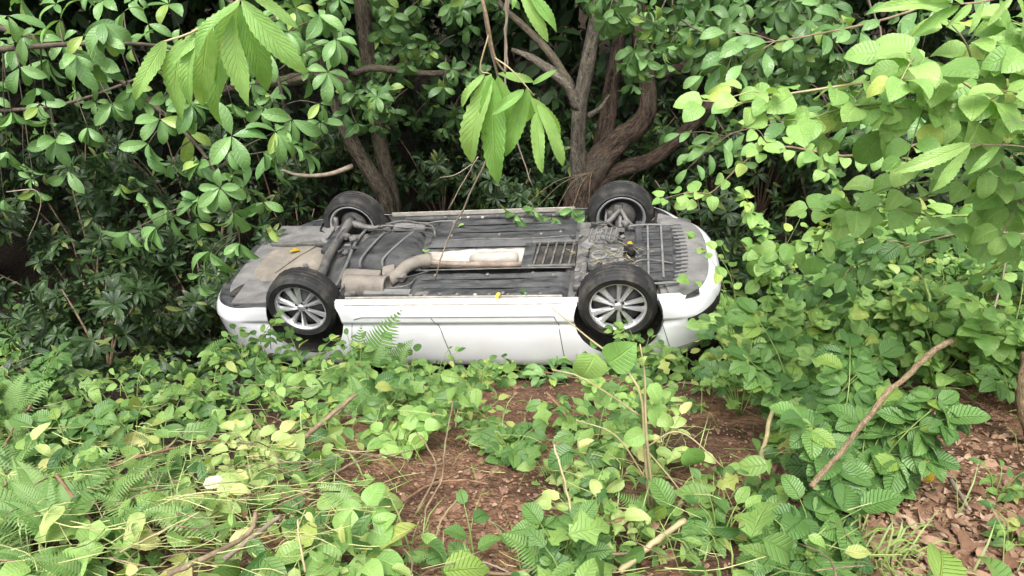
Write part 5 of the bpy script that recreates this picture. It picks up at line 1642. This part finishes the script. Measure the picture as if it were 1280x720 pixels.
    for k in range(4000):
        x, y = rng.uniform(-3.6, 3.4), rng.uniform(1.0, 5.3)
        p = Vector((x, y, gz(x, y)))
        px, py, f = pix(p)
        if not (-60 < px < 1340 and 430 < py < 760):
            continue
        if rng.random() < bare(px, py) + 0.15:
            continue
        if y > 4.6 and -2.9 < x < 1.8:
            continue
        key = 'pale' if (px < 480 and py > 560 and rng.random() < 0.4) else rng.choice(['cover', 'toothed', 'narrow', 'vine', 'bramble'])
        sprout('low_weed', 'low leafy weed sprouting among its like on the slope', 'weed', p, rng.randint(2, 3), rng.uniform(0.10, 0.26), key, rng.uniform(0.08, 0.125), 0.06, 'alt', 'low leafy weeds on the slope')
        cnt += 1
        if cnt >= 95:
            break
    # --- mass of small leaves low on the ground -------------------------------------------
    items = []
    for k in range(26000):
        x, y = rng.uniform(-7.5, 7.5), rng.uniform(0.8, 6.2)
        px, py, f = pix((x, y, gz(x, y)))
        if not (-900 < px < 2200 and 330 < py < 900):
            continue
        cl = 0.5 + 0.5 * math.sin(x * 5.1 + 1.7 * math.sin(y * 3.3)) * math.sin(y * 6.3 + 1.3 * math.sin(x * 4.1))
        if rng.random() < bare(px, py) * 1.15 + 0.02 + 0.85 * (1 - cl):
            continue
        if y > 4.75 and -2.9 < x < 1.9:
            continue
        left = px < 500 and py > 540
        h = rng.uniform(0.0, 1.0) ** 1.4 * (0.06 + 0.28 * cl)
        if x > 1.9: h *= 1.9
        key = ('pale' if rng.random() < 0.5 else 'cover') if left else ('bramble' if rng.random() < 0.25 else 'cover')
        if rng.random() < 0.34: key = ('narrow' if left or rng.random() < 0.4 else 'toothed')
        if py < 500 and px < 330 and rng.random() < 0.6: key = 'evergreen'
        items.append((rng.choice(PROTO[key]), leaf_matrix((x, y, gz(x, y) + h + 0.01), Vector((rng.uniform(-1, 1), rng.uniform(-1, 0.5), rng.uniform(-0.4, 0.25))), face_up(0.8, 0.3), (0.04 + 0.125 * rng.random() ** 1.7))))
    for key in ('pale', 'cover', 'bramble', 'evergreen'):
        sub = [i for i in items if i[0].mat == M[key]]
        o = bulk_leaves('ground_cover', sub, M[key], seed=len(sub))
        tag(o, {'pale': 'pale wilting leaves of the cut brush covering the lower left slope', 'cover': 'carpet of small green leaves covering the slope', 'bramble': 'scattered darker veined leaves in the slope ground cover', 'evergreen': 'dark narrow leaves carpeting the shade below the car tail'}[key], 'ground cover', kind='stuff')

    pf = Proto()
    me = FRONDS[1]
    pf.V = np.array([x.co[:] for x in me.vertices], dtype=np.float32)
    pf.F = np.array([list(p.vertices) for p in me.polygons], dtype=np.int32)
    uvs = np.zeros((len(pf.V), 2), dtype=np.float32)
    pf.UV = uvs + 0.4
    pf.mat = M['fern']
    items = []
    for k in range(140):
        px, py = (rng.gauss(70, 90), rng.gauss(630, 70)) if k % 3 else (rng.uniform(-20, 900), rng.uniform(440, 720))
        if not (-60 < px < 1000 and 430 < py < 740) or bare(px, py) > 0.4: continue
        p = gp(px, py, rng.uniform(0.0, 0.12))
        if p.y > 4.7: continue
        items.append((pf, leaf_matrix(p, Vector((rng.uniform(-1, 1), rng.uniform(-1, .6), rng.uniform(0.1, 0.7))), face_up(0.4, 0.2), rng.uniform(0.10, 0.24))))
    tag(bulk_leaves('fern_scraps', items, M['fern'], seed=31), 'small feathery fern fronds scattered through the brush', 'fern', kind='stuff')
    V, F = [], []
    for k in range(1500):
        px, py = rng.uniform(-30, 1300), rng.uniform(435, 730)
        if rng.random() < bare(px, py) * 0.9: continue
        q = gp(px, py)
        if q.y > 4.72 and q.x < 1.9: continue
        a = rng.uniform(0, 6.28); h = rng.uniform(0.06, 0.26)
        d = Vector((math.cos(a) * 0.6, math.sin(a) * 0.6 - 0.1, 0.9)).normalized()
        sdv = d.cross(UP).normalized() * rng.uniform(0.0012, 0.0035)
        i = len(V)
        m1, e = q + d * h * 0.6, q + d * h + Vector((math.cos(a) * 0.3 * h, math.sin(a) * 0.3 * h, -h * 0.25))
        V += [q - sdv, q + sdv, m1 + sdv, m1 - sdv, e + sdv * 0.1, e - sdv * 0.1]
        F += [(i, i + 1, i + 2, i + 3), (i + 3, i + 2, i + 4, i + 5)]
    tag(link('grass', quads_mesh('grass', V, F), M['stem_green']), 'thin grass blades between the slope plants', 'grass', kind='stuff')
    # --- dead leaves: the largest singly, the rest as litter ------------------------------
    for k in range(150):
        px, py = (rng.gauss(1190, 75), rng.gauss(630, 75)) if k < 110 else (rng.uniform(480, 950), rng.uniform(470, 715))
        if not (0 < px < 1290 and 440 < py < 725): continue
        p = gp(px, py)
        s = rng.uniform(0.06, 0.12) if k < 110 else rng.uniform(0.04, 0.08)
        pr = rng.choice(PROTO['dead'])
        o = link('dead_leaf', pr.me, None, None, leaf_matrix(p + Vector((0, 0, 0.02)), Vector((rng.uniform(-1, 1), rng.uniform(-1, 1), rng.uniform(-.2, .3))), face_up(0.6), s))
        tag(o, 'curled brown dead leaf lying on the soil', 'dead leaf', 'curled dead leaves on the soil')
    items = []
    for k in range(3800):
        if k < 2600:
            px, py = rng.gauss(1190, 95), rng.gauss(630, 95)
        else:
            px, py = rng.uniform(300, 1150), rng.uniform(450, 730)
        if py < 440 or py > 760: continue
        x_, y_, z_ = gp(px, py)
        items.append((rng.choice(PROTO['dead']), leaf_matrix((x_, y_, gz(x_, y_) + 0.008), Vector((rng.uniform(-1, 1), rng.uniform(-1, 1), rng.uniform(-.3, .3))), face_up(0.7), rng.uniform(0.015, 0.06) if k < 2600 else rng.uniform(0.008, 0.028))))
    tag(bulk_leaves('leaf_litter', items, M['dead'], seed=9), 'brown crumbled leaf litter on the bare soil', 'leaf litter', kind='stuff')
    for px, py, s, lab in ((1152, 572, .10, 'yellow leaf hanging lowest over the leaf litter'), (1160, 562, .09, 'yellow leaf facing out above the leaf litter'), (1184, 520, .10, 'yellow green leaf hanging above the litter under the right bushes'), (1165, 590, .07, 'small yellow leaf lying on the leaf litter'), (1150, 548, .07, 'small golden leaf by the bramble edge')):
        p = gp(px, py, 0.10)
        tag(link('yellow_leaf', rng.choice(PROTO['yellow']).me, None, None, leaf_matrix(p, Vector((rng.uniform(-.4, .4), -0.2, -1)), Vector((0.2, -1, 0.4)), s)), lab, 'yellow leaf')
    p = gp(254, 606, 0.16)
    tag(link('bleached_leaf', PROTO['white'][0].me, None, None, leaf_matrix(p, (1, 0.2, 0.1), (0, -0.5, 1), 0.075)), 'bleached cream leaf shining in the brush pile', 'leaf')
    p = gp(275, 612, 0.14)
    tag(link('bleached_leaf', PROTO['yellow'][0].me, None, None, leaf_matrix(p, (1, -0.6, 0), (0, -0.4, 1), 0.07)), 'yellowed leaf beside the bleached cream leaf', 'leaf')

    # --- sticks -------------------------------------------------------------------------
    def st(label, pxs, r0, r1, mat, name='broken_branch', cat='stick', bend=0.03):
        return stick(name, label, cat, [lift(a, b, h + (0.06 if a < 480 else 0.02)) for a, b, h in pxs], r0, r1, mat, None, bend)
    st('thick splintered pale branch slanting up on the right', [(1015, 610, 0.36), (1085, 520, 0.50), (1140, 462, 0.60), (1190, 424, 0.70)], 0.008, 0.012, 'splinter')
    st('brown branch lying behind the splintered branch', [(990, 520, 0.05), (1030, 480, 0.2), (1075, 440, 0.3)], 0.010, 0.007, 'twig')
    st('pale peeled stem standing left of the bramble', [(946, 610, 0.02), (954, 560, 0.12), (968, 500, 0.3)], 0.012, 0.010, 'stem_straw')
    st('reddish stem standing beside the pale peeled stem', [(962, 605, 0.02), (985, 545, 0.1), (1002, 520, 0.2)], 0.010, 0.007, 'stem_red')
    st('thick green stem arching over the right bank', [(1150, 395, 0.30), (1200, 360, 0.5), (1240, 335, 0.6), (1300, 300, 0.8)], 0.016, 0.012, 'stem_green', 'green_stem', 'stem')
    st('green bent stem under the heart leaved vine', [(1160, 400, 0.35), (1158, 355, 0.55), (1130, 330, 0.65), (1090, 312, 0.7)], 0.011, 0.007, 'stem_green', 'green_stem', 'stem')
    st('grey twig rising at the right edge of the bank', [(1225, 440, 0.2), (1250, 360, 0.5), (1265, 290, 0.8)], 0.007, 0.005, 'twig_grey')
    st('brown twig lying across the dark hollow under the right bushes', [(1130, 460, 0.1), (1180, 475, 0.06), (1230, 510, 0.03)], 0.008, 0.006, 'twig')
    st('thick brown branch poking up from the brush pile', [(372, 555, 0.10), (410, 522, 0.18), (446, 492, 0.28)], 0.013, 0.010, 'twig')
    st('bare stick leaning up at the left of the brush pile', [(130, 680, 0.02), (105, 640, 0.1), (70, 594, 0.2)], 0.007, 0.005, 'stem_red')
    st('long brown stick crossing the brush pile toward the car', [(60, 610, 0.06), (170, 572, 0.12), (240, 555, 0.14), (285, 550, 0.13)], 0.007, 0.005, 'stem_red')
    st('thin twig angled up by the shaded creeper', [(200, 570, 0.05), (225, 545, 0.15), (246, 530, 0.2)], 0.006, 0.004, 'twig')
    st('short bare twig above the long brown stick', [(330, 540, 0.05), (318, 525, 0.1), (302, 508, 0.16)], 0.006, 0.004, 'twig')
    st('forked brown stick at the bottom left of centre', [(210, 718, 0.08), (260, 695, 0.12), (310, 668, 0.14), (320, 640, 0.2)], 0.009, 0.006, 'twig')
    st('grey stick beside the forked brown stick', [(280, 700, 0.06), (320, 668, 0.12), (350, 645, 0.16)], 0.008, 0.007, 'twig_grey')
    st('straw stalk near the bottom left of the soil', [(382, 715, 0.05), (375, 680, 0.12), (372, 650, 0.18)], 0.004, 0.003, 'stem_straw')
    st('bent brown twig above the left end of the bare soil', [(370, 620, 0.08), (420, 590, 0.14), (470, 570, 0.15), (520, 575, 0.1)], 0.006, 0.004, 'twig')
    st('thin forked stem rooted in the bare soil', [(530, 640, 0.0), (552, 600, 0.1), (556, 560, 0.25), (566, 500, 0.42)], 0.0045, 0.003, 'twig')
    st('crooked stem beside the thin forked stem', [(522, 640, 0.0), (545, 590, 0.12), (535, 560, 0.22), (520, 540, 0.28)], 0.004, 0.003, 'twig')
    st('curved root running over the bare soil', [(500, 630, 0.01), (540, 605, 0.02), (580, 600, 0.02), (610, 605, 0.01)], 0.006, 0.004, 'stem_red')
    st('straw twig curving down the bare soil', [(540, 690, 0.02), (552, 650, 0.06), (575, 620, 0.08)], 0.004, 0.003, 'stem_straw')
    st('reddish stick lying below the car doors', [(650, 462, 0.04), (690, 467, 0.05), (740, 475, 0.05), (790, 470, 0.08)], 0.009, 0.006, 'stem_red')
    st('short brown stick stuck in the soil below the doors', [(718, 535, 0.02), (700, 510, 0.08), (683, 490, 0.14)], 0.008, 0.007, 'stem_red')
    st('long straw stalk rising right of the bare soil', [(725, 715, 0.02), (716, 650, 0.15), (705, 600, 0.25), (692, 555, 0.35)], 0.006, 0.004, 'stem_straw')
    st('dark red stick lying across the broken weed', [(640, 690, 0.03), (720, 665, 0.08), (780, 650, 0.1), (816, 643, 0.1)], 0.007, 0.008, 'stem_red')
    st('thick straw stalk slanting at the bottom right of centre', [(775, 715, 0.05), (815, 680, 0.12), (856, 650, 0.16)], 0.010, 0.011, 'stem_straw')
    st('brown branch lying along the bottom edge', [(560, 712, 0.02), (640, 716, 0.03), (720, 700, 0.04), (800, 690, 0.05)], 0.007, 0.005, 'twig')
    st('pale thin twig on the soil at the bottom', [(603, 702, 0.02), (625, 710, 0.02), (650, 722, 0.02)], 0.004, 0.003, 'twig_grey')
    st('thin twig lying on the bare soil', [(595, 645, 0.015), (620, 655, 0.015), (640, 670, 0.015)], 0.0025, 0.002, 'twig')
    st('pale flat wood splinter on the leaf litter', [(1188, 600, 0.02), (1200, 618, 0.03), (1212, 638, 0.02)], 0.010, 0.006, 'twig_grey')
    st('twig sloping through the low leaves on the shaded left', [(40, 505, 0.2), (20, 530, 0.15), (5, 560, 0.1)], 0.007, 0.005, 'stem_red')
    st('thin straw stalk in the middle of the brush pile', [(180, 640, 0.1), (230, 620, 0.16), (300, 612, 0.2)], 0.003, 0.002, 'stem_straw')
    st('straw stalk crossing the lower left brush', [(150, 690, 0.1), (210, 660, 0.16), (250, 640, 0.2)], 0.003, 0.002, 'stem_straw')
    # brown trunk cut off by the right edge
    b = gp(1300, 560); 
    stick('log', 'rusty brown log end leaning in at the right edge', 'log', [b, at(1285, 500, b.y + 0.12), at(1290, 440, b.y + 0.25)], 0.055, 0.05, 'splinter', None, 0.01, 12)
    # dry hanging vine in front of the car and bare twigs below the chestnut sprig
    stick('dry_vine', 'thin dry vine hanging across the car underside', 'vine', [at(545, 350, 4.6), at(560, 300, 4.65), at(580, 262, 4.6), at(596, 222, 4.5), at(612, 190, 4.4), at(622, 100, 4.2), at(600, 0, 4.0), at(585, -150, 3.9)], 0.006, 0.008, 'twig_grey', None, 0.05, 5)
    stick('dry_twig', 'bare dry twig reaching down below the hanging leaf sprig', 'twig', [at(560, 262, 4.3), at(575, 235, 4.3), at(592, 205, 4.3), at(597, 196, 4.3)], 0.003, 0.005, 'twig_grey', None, 0.03, 5)
    stick('dry_twig', 'forked dry twig left of the hanging leaf sprig', 'twig', [at(550, 222, 4.3), at(570, 218, 4.3), at(590, 205, 4.3)], 0.002, 0.004, 'twig_grey', None, 0.03, 5)
    stick('dry_twig', 'thin dry stem dangling right of the hanging leaf sprig', 'twig', [at(667, 235, 3.6), at(655, 200, 3.6), at(640, 155, 3.6), at(632, 100, 3.6), at(634, 40, 3.6), at(640, -80, 3.6)], 0.003, 0.007, 'twig_grey', None, 0.04, 5)
    stick('dry_twig', 'straight grey stem dropping from the top edge at the centre', 'twig', [at(634, 88, 3.0), at(632, 40, 3.0), at(634, -10, 3.0), at(638, -150, 3.0)], 0.004, 0.008, 'twig_grey', None, 0.02, 5)
    stick('dry_twig', 'thin dry twig above the pale vine on the right', 'twig', [at(1105, 75, 4.5), at(1098, 30, 4.5), at(1085, 0, 4.5), at(1070, -60, 4.5)], 0.006, 0.008, 'twig_grey', None, 0.04, 5)
    stick('dry_twig', 'bare twig in the shade by the left edge', 'twig', [at(8, 240, 5.2), at(45, 238, 5.2), at(50, 262, 5.2), at(35, 300, 5.2)], 0.005, 0.003, 'twig_grey', None, 0.03, 5)
    # dry stalks and twigs strewn through the cut brush: too many and too thin to count
    for nm, mt, cnt_, rr_, lab in (('dry_stalks', 'stem_pale', 620, (0.0009, 0.0022), 'thin straw stalks strewn through the cut brush on the slope'), ('brush_twigs', 'twig', 170, (0.001, 0.0032), 'thin reddish twigs tangled through the cut brush on the slope')):
        V, F = [], []
        for k in range(cnt_):
            px, py = (rng.gauss(250, 170), rng.gauss(620, 70)) if k % 3 else (rng.uniform(-20, 1280), rng.uniform(450, 725))
            if not (-60 < px < 1330 and 445 < py < 740) or (k % 3 and bare(px, py) > 0.3): continue
            p = gp(px, py, rng.uniform(0.0, 0.27 if bare(px, py) < 0.4 else 0.015))
            a = rng.uniform(0, 6.28)
            sl = -0.55 * math.sin(a)
            d = Vector((math.cos(a), math.sin(a) * 0.8, sl + rng.uniform(-0.1, 0.3) * (0.1 if bare(px, py) > 0.4 else 1)))
            L = rng.uniform(0.05, 0.28)
            q = spline([p, p + d * L * 0.5 + rvec() * L * 0.13, p + d * L], 5)
            v_, f_ = tube_arrays(q, rng.uniform(*rr_), 4)
            F += [tuple(i + len(V) for i in f) for f in f_]; V += v_
        tag(link(nm, mesh_from(nm, V, F), M[mt]), lab, 'twigs', kind='stuff')
    # grass tuft at the lower right
    V, F = [], []
    b = gp(1085, 700)
    for k in range(60):
        a = rng.uniform(0, 6.28); h = rng.uniform(0.12, 0.3); q = Vector((rng.gauss(0, .05), rng.gauss(0, .05), -0.01))
        d = Vector((math.cos(a) * 0.6 + 0.3, math.sin(a) * 0.6 - 0.3, 0.9)).normalized()
        sdv = d.cross(UP).normalized() * 0.003
        i = len(V)
        m1, e = q + d * h * 0.6, q + d * h + Vector((0, 0, -h * 0.35))
        V += [q - sdv, q + sdv, m1 + sdv, m1 - sdv, e + sdv * 0.1, e - sdv * 0.1]
        F += [(i, i + 1, i + 2, i + 3), (i + 3, i + 2, i + 4, i + 5)]
    o = link('grass_tuft', quads_mesh('grass_tuft', V, F), M['stem_green']); o.location = b
    tag(o, 'tuft of thin grass at the foot of the bramble', 'grass', kind='stuff')
    # soil clods and small stones on the bare ground
    bm = bmesh.new(); bmesh.ops.create_icosphere(bm, subdivisions=1, radius=1.0)
    iv = np.array([v.co[:] for v in bm.verts], dtype=np.float32); it = np.array([[v.index for v in f.verts] for f in bm.faces], dtype=np.int32); bm.free()
    Vs, Fs = [], []
    n = 0
    for k in range(3600):
        px, py = rng.uniform(430, 1280), rng.uniform(455, 725)
        if rng.random() > bare(px, py) * 1.2: continue
        p = gp(px, py)
        s = rng.uniform(0.003, 0.011) * (2.2 if rng.random() < 0.05 else 1)
        v = iv * (1 + (nrg.random((len(iv), 1)).astype(np.float32) - 0.5) * 0.6) * np.array([s * rng.uniform(.8, 1.4), s, s * rng.uniform(.5, .9)], dtype=np.float32)
        Vs.append(v + np.array([p.x, p.y, gz(p.x, p.y) + s * 0.3], dtype=np.float32)); Fs.append(it + n * len(iv)); n += 1
    me = bpy.data.meshes.new('soil_clods')
    me.from_pydata(np.concatenate(Vs).tolist(), [], np.concatenate(Fs).tolist())
    o = link('gravel', me, plain_mat('clod', (0.19, 0.11, 0.07), 0.95, var=0.6, scale=30))
    tag(o, 'crumbs of soil and small stones on the bare ground', 'gravel', kind='stuff')
build_slope()
# fallen leaves and twigs lying on the car
def on_car():
    W = car.matrix_basis
    W3 = W.to_3x3()
    dn = W3 @ Vector((0, 0, -1))
    for (x, y, z), key, s, lab in (((2.03, 0.03, 0.175), 'dead', .075, 'rust brown leaf lying on the front valance'), ((0.40, 0.735, 0.105), 'yellow', .08, 'yellow leaf lying on the near sill of the car'),
                                   ((0.55, 0.62, 0.165), 'cover', .09, 'green leaf lying on the near floor cover'), ((-1.80, -0.06, 0.165), 'yellow', .12, 'withered leaf lying in the spare wheel tub'),
                                   ((-0.15, -0.50, 0.165), 'cover', .07, 'green leaf lying on the far floor cover'), ((-0.42, 0.02, 0.15), 'vine', .08, 'bright leaf caught at the exhaust joint'),
                                   ((1.42, 0.02, 0.11), 'yellow', .07, 'yellowish leaf caught on the radiator frame'), ((0.75, -0.66, 0.14), 'vine', .11, 'pale leaf lying on the far sill'), ((1.15, -0.62, 0.10), 'yellow', .08, 'yellow leaf on the far control arm')):
        d = W3 @ Vector((rng.uniform(-1, 1), rng.uniform(-1, 1), 0))
        tag(link('fallen_leaf', rng.choice(PROTO[key]).me, None, None, leaf_matrix(W @ Vector((x, y, z)) + dn * 0.012, d, dn + rvec() * 0.2, s)), lab, 'leaf')
    V, F = [], []
    for k in range(70):
        p = Vector((rng.gauss(1.28, 0.13), rng.gauss(0.22, 0.14), rng.uniform(0.10, 0.14)))
        d = Vector((rng.uniform(-1, 1), rng.uniform(-1, 1), rng.uniform(-.25, .25))) * rng.uniform(0.04, 0.10)
        v_, f_ = tube_arrays([W @ p, W @ (p + d * 0.5), W @ (p + d)], 0.002, 4)
        F += [tuple(i + len(V) for i in f) for f in f_]; V += v_
    tag(link('straw_debris', mesh_from('straw_debris', V, F), M['stem_straw']), 'dry straw caught around the gearbox of the car', 'straw', kind='stuff')
    # twig of broad leaves drooping over the far sill beside the spreading tree
    t = Plant('leafy_twig', 'leafy twig drooping over the far sill beside the far front wheel', 'twig', at(740, 215, 6.9))
    for e in ((690, 272), (715, 262), (735, 270), (668, 262), (645, 268)):
        q = spline([at(740, 215, 6.9), at((740 + e[0]) / 2, 228, 6.5), at(e[0], e[1], 6.2)], 8)
        t.stem(q, 0.003, 0.0015, 'twig')
        whorl(t, 'whorl', q[-1], q[-1] - q[-2], 6, 0.17, 1.0, 0.3, False, 0.8)
    t.done()
on_car()
